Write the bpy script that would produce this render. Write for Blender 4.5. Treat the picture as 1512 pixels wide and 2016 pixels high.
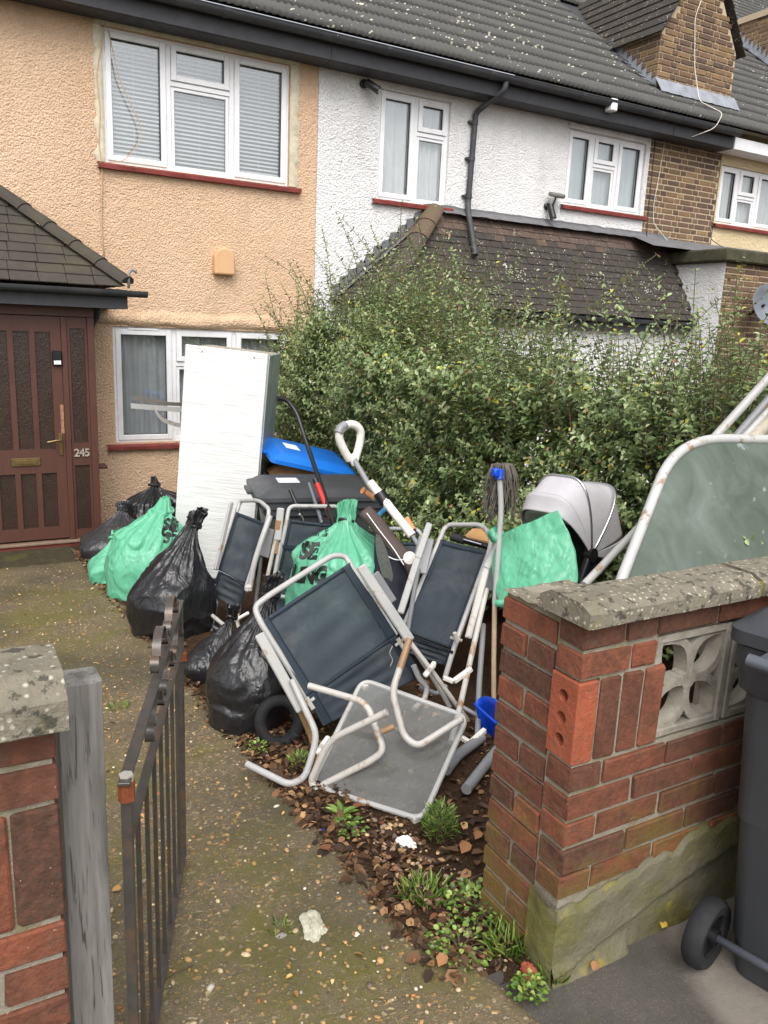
import bpy, bmesh, math, random
import numpy as np
from mathutils import Vector, Matrix, noise
from mathutils.bvhtree import BVHTree
SC = bpy.context.scene
for o in list(bpy.data.objects): bpy.data.objects.remove(o)
COL = SC.collection
rnd = random.Random(7)
# ------------------------------------------------------------------ camera, sky, sun, exposure
H = 1.62
CR = Vector((0.8718863, -0.4878298, 0.0428530)); CU = Vector((0.0726066, 0.2153143, 0.9738419)); CW = Vector((0.4842960, 0.8459680, -0.2231492))
F = 1580.0
cam = bpy.data.cameras.new('camera'); camo = bpy.data.objects.new('camera', cam); COL.objects.link(camo)
cam.sensor_fit = 'VERTICAL'; cam.sensor_height = 36.0; cam.lens = F / 2016 * 36.0
cam.clip_start = 0.05; cam.clip_end = 500
camo.matrix_world = Matrix(((CR.x, CU.x, -CW.x, 0), (CR.y, CU.y, -CW.y, 0), (CR.z, CU.z, -CW.z, H), (0, 0, 0, 1)))
SC.camera = camo
SUN_EL, SUN_AZ = math.radians(52), math.radians(205)      # azimuth from +Y clockwise: behind the viewer, a little left
wd = bpy.data.worlds.new('World'); SC.world = wd; wd.use_nodes = True
wn = wd.node_tree; wn.nodes.clear()
sky = wn.nodes.new('ShaderNodeTexSky'); sky.sky_type = 'NISHITA'; sky.sun_disc = False
sky.sun_elevation = SUN_EL; sky.sun_rotation = SUN_AZ; sky.air_density = 1.0; sky.dust_density = 4.0; sky.ozone_density = 1.0
hs = wn.nodes.new('ShaderNodeHueSaturation'); hs.inputs['Saturation'].default_value = 0.22
bg = wn.nodes.new('ShaderNodeBackground'); bg.inputs['Strength'].default_value = 0.15
wo = wn.nodes.new('ShaderNodeOutputWorld')
wn.links.new(sky.outputs[0], hs.inputs['Color']); wn.links.new(hs.outputs[0], bg.inputs['Color']); wn.links.new(bg.outputs[0], wo.inputs['Surface'])
sl = bpy.data.lights.new('sun', 'SUN'); sl.energy = 0.8; sl.angle = math.radians(50); sl.color = (1.0, 0.97, 0.92)
so = bpy.data.objects.new('sun', sl); COL.objects.link(so)
sd = Vector((math.sin(SUN_AZ) * math.cos(SUN_EL), math.cos(SUN_AZ) * math.cos(SUN_EL), math.sin(SUN_EL)))
so.rotation_euler = (-sd).to_track_quat('-Z', 'Y').to_euler(); so.location = sd * 30
SC.view_settings.view_transform = 'Standard'; SC.view_settings.look = 'None'; SC.view_settings.gamma = 1; SC.view_settings.exposure = 0.85
SC.view_settings.use_curve_mapping = False
SC.cycles.max_bounces = 8; SC.cycles.transparent_max_bounces = 24; SC.cycles.use_denoising = True

# ------------------------------------------------------------------ places
def D(px, py, Y):            # point seen at (px, py) of the 1512 x 2016 photograph at depth Y metres from the pavement edge
    d = CW + CR * ((px - 756) / F) - CU * ((py - 1008) / F)
    return Vector((0, 0, H)) + d * (Y / d.y)
def G(Y):                    # ground height: level pavement, garden falling towards the house
    return 0.0 if Y < 1.3 else max(-0.5, -0.5 * (Y - 1.3) / 6.4)
def V(*a): return Vector(a)

# ------------------------------------------------------------------ mesh builder
def fillet(pts, rad, n=5):
    pts = [Vector(p) for p in pts]; out = [pts[0]]
    for i in range(1, len(pts) - 1):
        a, b, c = pts[i - 1], pts[i], pts[i + 1]
        u, v = (a - b), (c - b); lu, lv = u.length, v.length
        if lu < 1e-6 or lv < 1e-6: continue
        u /= lu; v /= lv
        t = min(rad, lu * .45, lv * .45); p, q = b + u * t, b + v * t
        for k in range(n + 1):
            s = k / n; out.append((1 - s) ** 2 * p + 2 * s * (1 - s) * b + s * s * q)
    out.append(pts[-1]); return out
class MB:
    def __init__(s): s.v = []; s.f = []; s.mi = []; s.cur = 0
    def add(s, vs, fs):
        o = len(s.v); s.v += [tuple(p) for p in vs]; s.f += [tuple(i + o for i in f) for f in fs]; s.mi += [s.cur] * len(fs); return s
    def box(s, c, size, R=None, bev=0.0):
        c = Vector(c); hx, hy, hz = [k / 2 for k in size]
        if bev <= 0:
            vs = [Vector((x, y, z)) for x in (-hx, hx) for y in (-hy, hy) for z in (-hz, hz)]
            fs = [(0, 1, 3, 2), (4, 6, 7, 5), (0, 4, 5, 1), (2, 3, 7, 6), (0, 2, 6, 4), (1, 5, 7, 3)]
        else:
            vs, fs = bevbox(size, bev)
        if R is not None: vs = [R @ Vector(p) for p in vs]
        return s.add([Vector(p) + c for p in vs], fs)
    def bb(s, x0, x1, y0, y1, z0, z1, bev=0.0): return s.box(((x0 + x1) / 2, (y0 + y1) / 2, (z0 + z1) / 2), (abs(x1 - x0), abs(y1 - y0), abs(z1 - z0)), None, bev)
    def quad(s, a, b, c, d): return s.add([a, b, c, d], [(0, 1, 2, 3)])
    def bar(s, a, b, w, t, up=(0, 0, 1), bev=0.0):      # flat bar from a to b, w across, t thick along up
        a, b = Vector(a), Vector(b); d = b - a; L = d.length; d.normalize(); u = Vector(up); x = d.cross(u).normalized(); u = x.cross(d)
        R = Matrix((d, x, u)).transposed(); return s.box((a + b) / 2, (L, w, t), R, bev)
    def tube(s, pts, r, seg=10, closed=False, cap=True, rads=None, flat=None):
        pts = [Vector(p) for p in pts]; n = len(pts); rings = []; prev = None
        for i in range(n):
            if closed: t = pts[(i + 1) % n] - pts[i - 1]
            else: t = pts[min(i + 1, n - 1)] - pts[max(i - 1, 0)]
            if t.length < 1e-9: t = Vector((0, 0, 1))
            t.normalize()
            if prev is None:
                a = Vector((0, 0, 1)) if abs(t.z) < .9 else Vector((1, 0, 0)); x = t.cross(a).normalized()
            else: x = (prev - t * prev.dot(t)).normalized()
            prev = x; y = t.cross(x); rr = rads[i] if rads else r
            fl = flat or (1, 1)
            rings.append([pts[i] + (x * math.cos(2 * math.pi * k / seg) * fl[0] + y * math.sin(2 * math.pi * k / seg) * fl[1]) * rr for k in range(seg)])
        vs = [p for R_ in rings for p in R_]; fs = []
        for i in range(n if closed else n - 1):
            for k in range(seg):
                a, b = i * seg + k, i * seg + (k + 1) % seg; c = ((i + 1) % n) * seg
                fs.append((a, b, c + (k + 1) % seg, c + k))
        if cap and not closed: fs.append(tuple(range(seg))[::-1]); fs.append(tuple((n - 1) * seg + k for k in range(seg)))
        return s.add(vs, fs)
    def prism(s, poly, axis, a, b):          # 2D polygon extruded along axis ('x','y','z') from a to b
        def P(p, t): return {'x': (t, p[0], p[1]), 'y': (p[0], t, p[1]), 'z': (p[0], p[1], t)}[axis]
        n = len(poly); vs = [P(p, a) for p in poly] + [P(p, b) for p in poly]
        fs = [tuple(range(n)), tuple(range(2 * n - 1, n - 1, -1))] + [(i, i + n, (i + 1) % n + n, (i + 1) % n) for i in range(n)]
        return s.add(vs, fs)
    def grid(s, fn, nu, nv, closeu=False):
        vs = [fn(i / (nu if closeu else nu - 1), j / (nv - 1)) for j in range(nv) for i in range(nu)]; fs = []
        for j in range(nv - 1):
            for i in range(nu if closeu else nu - 1):
                k = (i + 1) % nu; fs.append((j * nu + i, j * nu + k, (j + 1) * nu + k, (j + 1) * nu + i))
        return s.add(vs, fs)
    def lathe(s, prof, c, ax=(0, 0, 1), seg=20):
        ax = Vector(ax).normalized(); a = Vector((1, 0, 0)) if abs(ax.x) < .9 else Vector((0, 1, 0)); x = ax.cross(a).normalized(); y = ax.cross(x); c = Vector(c)
        vs = [c + ax * h + (x * math.cos(2 * math.pi * k / seg) + y * math.sin(2 * math.pi * k / seg)) * r for r, h in prof for k in range(seg)]
        fs = [(j * seg + k, j * seg + (k + 1) % seg, (j + 1) * seg + (k + 1) % seg, (j + 1) * seg + k) for j in range(len(prof) - 1) for k in range(seg)]
        return s.add(vs, fs)
    def mesh(s, name='mesh', fixn=True):
        me = bpy.data.meshes.new(name); me.from_pydata(s.v, [], s.f); me.update()
        if fixn:
            bm = bmesh.new(); bm.from_mesh(me); bmesh.ops.recalc_face_normals(bm, faces=bm.faces); bm.to_mesh(me); bm.free()
        return me
    def build(s, name, mat, parent=None, smooth=False, sub=0, fixn=True, solid=0):
        me = s.mesh(name, fixn); 
        for m in (mat if isinstance(mat, (list, tuple)) else [mat]): me.materials.append(m)
        if isinstance(mat, (list, tuple)): me.polygons.foreach_set('material_index', s.mi)
        if smooth: shade(me, smooth)
        o = link(name, me, parent)
        if solid: md = o.modifiers.new('solid', 'SOLIDIFY'); md.thickness = solid; md.offset = 0
        if sub: md = o.modifiers.new('sub', 'SUBSURF'); md.levels = md.render_levels = sub
        return o
def shade(me, smooth):
    me.polygons.foreach_set('use_smooth', [True] * len(me.polygons))
    if smooth is not True:
        me.set_sharp_from_angle(angle=math.radians(smooth))
def link(name, me, parent=None):
    o = bpy.data.objects.new(name, me); COL.objects.link(o); par(o, parent); return o
def par(o, parent):
    if parent is not None:
        o.parent = parent; o.matrix_parent_inverse = Matrix.Translation(-parent.location)
_bb = {}
def bevbox(size, bev):
    k = (tuple(round(x, 4) for x in size), bev)
    if k not in _bb:
        bm = bmesh.new(); bmesh.ops.create_cube(bm, size=1); bmesh.ops.scale(bm, vec=size, verts=bm.verts)
        bmesh.ops.bevel(bm, geom=bm.edges[:], offset=min(bev, min(size) * .45), segments=1, affect='EDGES', profile=.5)
        bm.verts.index_update(); _bb[k] = ([v.co.copy() for v in bm.verts], [tuple(v.index for v in f.verts) for f in bm.faces]); bm.free()
    return _bb[k]
def thing(name, label, cat, loc=(0, 0, 0), group=None):
    o = bpy.data.objects.new(name, None); COL.objects.link(o); o.location = loc; o.empty_display_size = .1
    return tag(o, label, cat, group)
def tag(o, label, cat, group=None):
    o['label'] = label; o['category'] = cat
    if group: o['group'] = group
    return o
def struct(o): o['kind'] = 'structure'; return o
def stuff(o): o['kind'] = 'stuff'; return o
_pm = {}
def piece(name, size, bev, mat, parent, loc, R=None, jit=0.0, var=3):      # small shared-mesh piece: brick, tile, plank
    k = (name, tuple(round(x, 3) for x in size), rnd.randrange(var), mat.name)
    if k not in _pm:
        vs, fs = bevbox(size, bev); m = MB(); m.add([Vector(p) + Vector([rnd.uniform(-jit, jit) for _ in range(3)]) for p in vs], fs)
        me = m.mesh(name); me.materials.append(mat); _pm[k] = me
    o = bpy.data.objects.new(name, _pm[k]); COL.objects.link(o); o.parent = parent
    Mx = Matrix.Translation(loc) @ (R.to_4x4() if R is not None else Matrix())
    o.matrix_parent_inverse = Matrix.Translation(-parent.location); o.matrix_basis = Mx
    return o
# ------------------------------------------------------------------ materials
def lin(r, g, b): return tuple(((c / 255) / 12.92 if c / 255 <= .04045 else ((c / 255 + .055) / 1.055) ** 2.4) for c in (r, g, b)) + (1,)
class NT:
    def __init__(s, name, rough=.6, spec=.5, metal=0.0, base=(.5, .5, .5, 1)):
        s.m = bpy.data.materials.new(name); s.m.use_nodes = True; s.t = s.m.node_tree; s.b = s.t.nodes['Principled BSDF']; s.out = s.t.nodes['Material Output']
        s.b.inputs['Roughness'].default_value = rough; s.b.inputs['Specular IOR Level'].default_value = spec; s.b.inputs['Metallic'].default_value = metal
        s.b.inputs['Base Color'].default_value = base if len(base) == 4 else tuple(base) + (1,)
    def n(s, typ, ins=None, **kw):
        x = s.t.nodes.new('ShaderNode' + typ)
        for k, v in kw.items(): setattr(x, k, v)
        for k, v in (ins or {}).items(): s.set(x.inputs[k], v)
        return x
    def set(s, sock, v):
        if isinstance(v, bpy.types.NodeSocket): s.t.links.new(v, sock)
        elif isinstance(v, bpy.types.Node): s.t.links.new(v.outputs[0], sock)
        else: sock.default_value = v
    def co(s, kind='Object', scale=(1, 1, 1)):
        c = s.n('TexCoord'); mp = s.n('Mapping', {'Vector': c.outputs[kind], 'Scale': scale}); return mp.outputs[0]
    def world(s, scale=(1, 1, 1)):
        g = s.n('NewGeometry'); return s.n('Mapping', {'Vector': g.outputs['Position'], 'Scale': scale}).outputs[0]
    def noise(s, co, scale, detail=4, rough=.55, dist=0.0): return s.n('TexNoise', {'Vector': co, 'Scale': scale, 'Detail': detail, 'Roughness': rough, 'Distortion': dist}).outputs['Fac']
    def vor(s, co, scale, feature='F1', out='Distance', rand=1.0): return s.n('TexVoronoi', {'Vector': co, 'Scale': scale, 'Randomness': rand}, feature=feature).outputs[out]
    def ramp(s, fac, stops):
        x = s.n('ValToRGB', {'Fac': fac}); r = x.color_ramp
        while len(r.elements) < len(stops): r.elements.new(.5)
        for e, (p, c) in zip(r.elements, stops): e.position = p; e.color = c if isinstance(c, (tuple, list)) else (c, c, c, 1)
        return x.outputs[0]
    def mix(s, fac, a, b, mode='MIX'):
        x = s.n('MixRGB', blend_type=mode); s.set(x.inputs[0], fac); s.set(x.inputs[1], a); s.set(x.inputs[2], b); return x.outputs[0]
    def math(s, op, a, b=0.0, c=0.0):
        x = s.n('Math', operation=op); s.set(x.inputs[0], a); s.set(x.inputs[1], b); s.set(x.inputs[2], c); return x.outputs[0]
    def rand(s): return s.n('ObjectInfo').outputs['Random']
    def bump(s, h, strength=.5, dist=.01, prev=None):
        x = s.n('Bump', {'Height': h, 'Strength': strength, 'Distance': dist})
        if prev is not None: s.set(x.inputs['Normal'], prev)
        s.t.links.new(x.outputs[0], s.b.inputs['Normal']); return x.outputs[0]
    def base(s, v): s.set(s.b.inputs['Base Color'], v); return s
    def rough(s, v): s.set(s.b.inputs['Roughness'], v); return s
def plain(name, col, rough=.5, metal=0.0, var=.12, scale=12, spec=.5, bump=0.0, bscale=60, dirt=None):
    t = NT(name, rough, spec, metal); c = t.co(); f = t.noise(c, scale, 5, .6)
    a = tuple(x * (1 - var) for x in col[:3]) + (1,); b = tuple(min(1, x * (1 + var)) for x in col[:3]) + (1,)
    k = t.ramp(f, [(.3, a), (.7, b)])
    if dirt: k = t.mix(t.ramp(t.noise(c, dirt[1], 6, .65), [(.5, 0), (.68, dirt[2])]), k, dirt[0])
    t.base(k); t.rough(t.ramp(t.noise(c, scale * 1.7), [(.3, max(0, rough - .08)), (.7, min(1, rough + .08))]))
    if bump: t.bump(t.noise(c, bscale, 4, .6), bump, .004)
    return t.m
def stucco(name, col, col2, speck=0.0, scale=38, stain=None):
    t = NT(name, .92, .2); c = t.world()
    big = t.noise(c, .8, 4); n1 = t.noise(c, scale, 4, .7, .15); v = t.vor(c, scale * 1.2, 'SMOOTH_F1')
    k = t.mix(t.ramp(big, [(.35, 0), (.68, 1)]), col, col2)
    if stain: 
        cs = t.world((1.6, 1.6, .35)); k = t.mix(t.ramp(t.noise(cs, 2.2, 6, .65), [(.52, 0), (.72, .45)]), k, stain)
    if speck: k = t.mix(t.ramp(t.noise(c, 95, 2, .5), [(.60, 0), (.68, speck)]), k, lin(120, 112, 104))
    t.base(k); h = t.math('ADD', t.math('MULTIPLY', n1, .8), t.math('MULTIPLY', v, -.9)); h = t.math('ADD', h, t.math('MULTIPLY', t.noise(c, scale * .35, 2), .8))
    p = t.bump(h, .8, .022); t.bump(t.noise(c, 170, 3, .7), .5, .006, p)
    return t.m
PEACH = stucco('peach_roughcast', lin(222, 190, 160), lin(214, 180, 148), .0, 52, lin(186, 160, 134))
WHITE_ST = stucco('white_roughcast', lin(236, 235, 234), lin(224, 223, 223), .4, 48, lin(196, 192, 188))
CREAM_ST = stucco('cream_roughcast', lin(222, 204, 168), lin(206, 186, 148), .1, 36)
def brickmat(name, cols, moss=0.0, spots=True, dark=.45):
    t = NT(name, .88, .25); c = t.co(); w = t.world(); r = t.rand()
    k = t.ramp(r, [(i / max(1, len(cols) - 1) * .999, x) for i, x in enumerate(cols)])
    k = t.mix(t.ramp(t.noise(w, 13, 7, .72, .5), [(.42, 0), (.60, dark)]), k, lin(72, 52, 42)); k = t.mix(t.ramp(t.noise(w, 23, 4, .7), [(.55, 0), (.7, .4)]), k, lin(92, 84, 76))
    k = t.mix(t.ramp(t.noise(w, 60, 3), [(.4, 0), (.75, .25)]), k, lin(150, 96, 74))
    if spots: k = t.mix(t.ramp(t.noise(w, 130, 2, .4), [(.76, 0), (.79, .7)]), k, lin(196, 186, 170))
    if moss:
        z = t.n('SeparateXYZ', {'Vector': w}).outputs['Z']; g = t.ramp(t.math('ADD', t.noise(w, 5, 6, .7), t.math('MULTIPLY', z, -.62)), [(.26, 0), (.46, moss)])
        k = t.mix(g, k, lin(104, 96, 44))
    t.base(k); h = t.noise(w, 70, 5, .65); p = t.bump(h, .8, .007); t.bump(t.noise(w, 14, 3), .35, .01, p)
    return t.m
RED_BRICK = brickmat('red_brick', [lin(102, 66, 51), lin(134, 78, 57), lin(86, 62, 51), lin(146, 87, 64), lin(114, 70, 53), lin(80, 60, 50), lin(122, 73, 54)], .6, True, .6)
BRIGHT_BRICK = brickmat('bright_brick', [lin(164, 88, 62), lin(160, 86, 60)], 0, True, .25)
BROWN_BRICK = brickmat('brown_stock_brick', [lin(116, 96, 74), lin(90, 78, 70), lin(138, 114, 82), lin(80, 72, 68), lin(122, 100, 80), lin(150, 126, 92), lin(98, 84, 72)], 0, False, .25)
def mortarmat(name, a, b, moss=.5):
    t = NT(name, .95, .15); w = t.world(); k = t.mix(t.noise(w, 30, 5, .7), a, b)
    if moss: k = t.mix(t.ramp(t.noise(w, 7, 6, .7), [(.48, 0), (.62, moss)]), k, lin(110, 104, 52))
    t.base(k); t.bump(t.noise(w, 120, 4, .7), .9, .006); return t.m
MORTAR = mortarmat('grey_mortar', lin(172, 164, 148), lin(122, 115, 102), .5)
YMORTAR = mortarmat('pale_mortar', lin(204, 188, 160), lin(178, 160, 134), 0)
def rendermat():
    t = NT('mossy_render', .93, .2); w = t.world()
    k = t.mix(t.noise(w, 14, 6, .7), lin(96, 92, 76), lin(128, 122, 102))
    k = t.mix(t.ramp(t.noise(w, 4.5, 6, .65, .4), [(.40, 0), (.58, .8)]), k, lin(106, 104, 50))
    k = t.mix(t.ramp(t.noise(w, 10, 5, .7), [(.56, 0), (.66, .8)]), k, lin(146, 134, 54))
    k = t.mix(t.ramp(t.noise(w, 6, 5, .6, .8), [(.60, 0), (.70, .7)]), k, lin(92, 90, 66))
    t.base(k); p = t.bump(t.noise(w, 45, 6, .7), .8, .012); t.bump(t.noise(w, 8, 3), .5, .02, p); return t.m
RENDER = rendermat()
def capmat():
    t = NT('weathered_cast_stone', .93, .2); w = t.world()
    k = t.mix(t.noise(w, 22, 7, .75), lin(86, 80, 70), lin(160, 152, 134))
    k = t.mix(t.ramp(t.vor(w, 60), [(.12, .9), (.3, 0)]), k, lin(196, 190, 172))
    k = t.mix(t.ramp(t.noise(w, 38, 4, .6), [(.56, 0), (.62, .8)]), k, lin(66, 64, 58))
    k = t.mix(t.ramp(t.noise(w, 6, 6, .7), [(.6, 0), (.72, .6)]), k, lin(120, 112, 58))
    t.base(k); t.bump(t.noise(w, 90, 5, .7), 1.0, .008); return t.m
CAP = capmat()
BLOCKM = plain('cast_concrete', lin(156, 150, 138), .9, 0, .14, 30, .2, .7, 140, (lin(104, 100, 82), 9, .7))
def pathmat():
    t = NT('aggregate_concrete', .72, .35); w = t.world((1, 1, .6))
    k = t.mix(t.noise(w, 5, 6, .7), lin(94, 85, 66), lin(122, 109, 84))
    k = t.mix(t.ramp(t.noise(w, 40, 4, .7), [(.45, 0), (.7, .6)]), k, lin(62, 56, 46))
    def stones(sc, lo, hi, stops, seed):
        nonlocal k
        cw = t.n('Mapping', {'Vector': w, 'Location': (seed, seed * .7, 0), 'Scale': (1, 1.25, 1)}).outputs[0]
        cw = t.mix(.035, cw, t.n('TexNoise', {'Vector': cw, 'Scale': sc * .9, 'Detail': 2.0}).outputs['Color'], 'ADD')
        d = t.vor(cw, sc); cc = t.vor(cw, sc, out='Color'); s_ = t.n('SeparateXYZ', {'Vector': cc})
        pres = t.math('GREATER_THAN', s_.outputs['X'], lo); m = t.math('MULTIPLY', t.ramp(d, [(hi * .75, 1), (hi, 0)]), pres)
        k = t.mix(m, k, t.ramp(s_.outputs['Y'], stops)); return m
    S = [(0, lin(150, 116, 74)), (.2, lin(190, 150, 94)), (.4, lin(118, 98, 78)), (.6, lin(170, 156, 130)), (.8, lin(92, 84, 74)), (.99, lin(206, 184, 140))]
    m1 = stones(42, .35, .36, S, 0); m2 = stones(85, .35, .34, S, 3.3); m3 = stones(150, .4, .34, S, 7.1)
    g = t.ramp(t.noise(w, 1.9, 8, .74, .4), [(.46, 0), (.60, .95)]); g2 = t.math('MULTIPLY', g, t.ramp(t.noise(w, 60, 4), [(.35, .3), (.6, 1)]))
    k = t.mix(g2, k, lin(98, 94, 40)); k = t.mix(t.ramp(t.noise(w, 1.3, 4), [(.46, 0), (.66, .55)]), k, lin(56, 53, 46))
    t.base(k); h = t.math('ADD', t.math('ADD', m1, t.math('MULTIPLY', m2, .6)), t.math('MULTIPLY', m3, .4)); p = t.bump(h, .6, .006); t.bump(t.noise(w, 110, 4, .7), .6, .006, p)
    return t.m
PATH = pathmat()
def pavemat():
    t = NT('damp_asphalt', .8, .35); w = t.world()
    k = t.mix(t.noise(w, 70, 5, .7), lin(66, 63, 58), lin(98, 93, 86))
    k = t.mix(t.ramp(t.vor(w, 120), [(.1, .7), (.25, 0)]), k, lin(132, 126, 116))
    k = t.mix(t.ramp(t.noise(w, 3, 5), [(.45, 0), (.65, .6)]), k, lin(58, 56, 50))
    k = t.mix(t.ramp(t.noise(w, 9, 6, .7), [(.62, 0), (.75, .5)]), k, lin(84, 84, 48))
    sx = t.n('SeparateXYZ', {'Vector': w}); e = t.math('ADD', t.math('ADD', sx.outputs['X'], t.math('MULTIPLY', sx.outputs['Y'], -.32)), t.math('MULTIPLY', t.noise(w, 5, 4), .14))
    pale = t.mix(t.noise(w, 60, 5, .7), lin(108, 102, 95), lin(138, 130, 120)); pale = t.mix(t.ramp(t.noise(w, 6, 5), [(.5, 0), (.7, .5)]), pale, lin(104, 98, 90)); k = t.mix(t.ramp(e, [(1.13 / 3, 0), (1.22 / 3, 1)]) if False else t.ramp(t.math('MULTIPLY', e, .3333), [(.437, 0), (.458, 1)]), k, pale)
    t.base(k); t.bump(t.noise(w, 140, 4, .7), .6, .005); return t.m
PAVE = pavemat()
PAVE2 = plain('pale_worn_concrete', lin(138, 128, 118), .85, 0, .16, 24, .3, .5, 160, (lin(96, 90, 82), 5, .6))
def soilmat():
    t = NT('dark_soil', .95, .15); w = t.world(); k = t.mix(t.noise(w, 18, 7, .75), lin(38, 28, 20), lin(84, 62, 44)); k = t.mix(t.ramp(t.vor(w, 70), [(.15, .5), (.3, 0)]), k, lin(120, 98, 70))
    t.base(k); t.bump(t.noise(w, 40, 6, .75), 1.0, .02); return t.m
SOIL = soilmat()
UPVC = plain('white_upvc', lin(232, 232, 234), .35, 0, .03, 6, .5, 0, 60, (lin(190, 186, 178), 6, .35))
REDSILL = plain('red_painted_sill', lin(128, 56, 50), .7, 0, .12, 20, .4, .3, 70, (lin(78, 52, 46), 14, .7))
BLACKPVC = plain('black_upvc_gutter', lin(58, 60, 64), .6, 0, .15, 8, .5, .1, 60, (lin(84, 82, 78), 5, .5))
FASCIA = plain('black_painted_board', lin(54, 54, 58), .6, 0, .12, 10)
LEAD = plain('lead_flashing', lin(150, 154, 162), .55, .2, .2, 14, .5, .3, 40, (lin(96, 96, 98), 7, .6))
DLEAD = plain('dull_dark_lead', lin(112, 112, 114), .75, .1, .2, 14, .4, .4, 50, (lin(86, 84, 82), 7, .6))
def tilemat(name, cols, lich=.5, lscale=16, moss=.3):
    t = NT(name, .9, .2); w = t.world(); r = t.rand()
    k = t.mix(t.noise(w, 12, 5, .65), cols[0], cols[1]); k = t.mix(t.math('MULTIPLY', r, .6), k, cols[2])
    k = t.mix(t.ramp(t.noise(w, 2.5, 5, .6), [(.5, 0), (.7, moss)]), k, lin(96, 92, 62))
    if lich:
        k = t.mix(t.math('MULTIPLY', t.math('LESS_THAN', t.vor(w, lscale), t.ramp(t.noise(w, lscale * .2, 4, .7), [(.43, .0), (.70, .36)])), lich), k, lin(196, 194, 176))
    t.base(k); t.bump(t.noise(w, 90, 4, .65), .5, .006); return t.m
ROOFTILE = tilemat('grey_concrete_tile', [lin(76, 75, 74), lin(100, 99, 97), lin(86, 85, 83)], .9, 12, .12)
PLAINTILE = tilemat('dark_plain_tile', [lin(54, 51, 49), lin(78, 74, 70), lin(68, 60, 54)], .9, 30, .15)
REDTILE = tilemat('red_plain_tile', [lin(84, 71, 64), lin(104, 86, 76), lin(76, 67, 62)], .5, 26, .2)
PORCHTILE = tilemat('brown_porch_tile', [lin(60, 56, 51), lin(80, 75, 69), lin(70, 66, 60)], 0, 20, .3)
HIPTILE = tilemat('brown_hip_tile', [lin(68, 63, 58), lin(88, 82, 75), lin(80, 73, 67)], .4, 24, .25)
REDHIP = tilemat('worn_red_hip_tile', [lin(116, 94, 82), lin(100, 84, 72), lin(92, 84, 66)], .3, 24, .7)
def woodpaint():
    t = NT('brown_stained_wood', .5, .45); w = t.world((9, 9, 1.1)); k = t.mix(t.noise(w, 5, 5, .6), lin(72, 44, 35), lin(92, 58, 47))
    k = t.mix(t.ramp(t.noise(t.world(), 3, 5), [(.55, 0), (.75, .5)]), k, lin(58, 32, 26))
    t.base(k); t.bump(t.noise(w, 18, 4), .15, .003); return t.m
DOORWOOD = woodpaint()
def greywood():
    t = NT('weathered_grey_timber', .88, .2); w = t.world((16, 16, .9)); w2 = t.world((3, 3, .5))
    k = t.mix(t.noise(w, 4, 6, .6, .6), lin(92, 90, 86), lin(166, 162, 156)); k = t.mix(t.ramp(t.noise(w, 9, 4, .5, 1.0), [(.58, 0), (.68, .8)]), k, lin(58, 54, 50))
    k = t.mix(t.ramp(t.noise(w2, 4, 5, .6), [(.52, 0), (.72, .75)]), k, lin(72, 68, 64)); t.base(k); t.bump(t.noise(w, 9, 5, .6, .8), .6, .006); return t.m
GREYWOOD = greywood()
def iron():
    t = NT('black_painted_iron', .36, .6, .35); c = t.world(); k = t.mix(t.noise(c, 30, 5), lin(62, 59, 56), lin(92, 88, 84)); k = t.mix(t.ramp(t.noise(c, 16, 6, .7), [(.5, 0), (.66, .8)]), k, lin(110, 84, 62))
    t.base(k); t.bump(t.noise(c, 150, 3), .25, .002); return t.m
IRON = iron(); RUST = plain('rust', lin(126, 72, 46), .9, 0, .3, 40, .2, .6, 160)
def greymetal(name, a, b, rustf):
    t = NT(name, .42, .5, .0); c = t.world(); k = t.mix(t.noise(c, 8, 4), a, b)
    k = t.mix(t.ramp(t.noise(c, 11, 7, .72), [(.60 - rustf, 0), (.66 - rustf * .8, .9)]), k, t.mix(t.noise(c, 60, 4), lin(112, 72, 44), lin(170, 140, 104)))
    t.base(k); t.bump(t.noise(c, 140, 3), .15, .002); return t.m
TUBE = greymetal('pale_grey_tube', lin(180, 179, 176), lin(158, 157, 155), 0.01)
TUBER = greymetal('rusty_pale_tube', lin(190, 187, 180), lin(172, 168, 162), .07)
RUSTYTUBE = greymetal('very_rusty_tube', lin(170, 150, 120), lin(150, 120, 90), .25)
GREYTUBE = greymetal('mid_grey_tube', lin(142, 142, 144), lin(120, 121, 124), -.03)
CHROME = NT('dull_chrome', .25, .5, .9, lin(190, 192, 196)).m
def sling():
    t = NT('navy_woven_sling', .7, .25); c = t.world(); wv = t.n('TexWave', {'Vector': c, 'Scale': 90.0, 'Distortion': 0.0}, wave_type='BANDS', bands_direction='DIAGONAL').outputs['Fac']
    k = t.mix(t.noise(c, 5, 5, .65), lin(52, 60, 68), lin(72, 80, 87)); k = t.mix(t.ramp(t.noise(c, 3.2, 6, .7, .5), [(.5, 0), (.75, .5)]), k, lin(112, 112, 110)); t.base(k); t.bump(wv, .12, .002)
    tr = t.n('BsdfTransparent'); mx = t.n('MixShader', {'Fac': t.ramp(t.noise(c, 2.5, 3), [(.35, .12), (.7, .28)]), 1: t.b.outputs[0], 2: tr.outputs[0]}); t.t.links.new(mx.outputs[0], t.out.inputs['Surface']); return t.m
SLING = sling(); HEM = plain('navy_hem', lin(40, 50, 60), .6, 0, .12, 20, .4, .2, 200)
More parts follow.
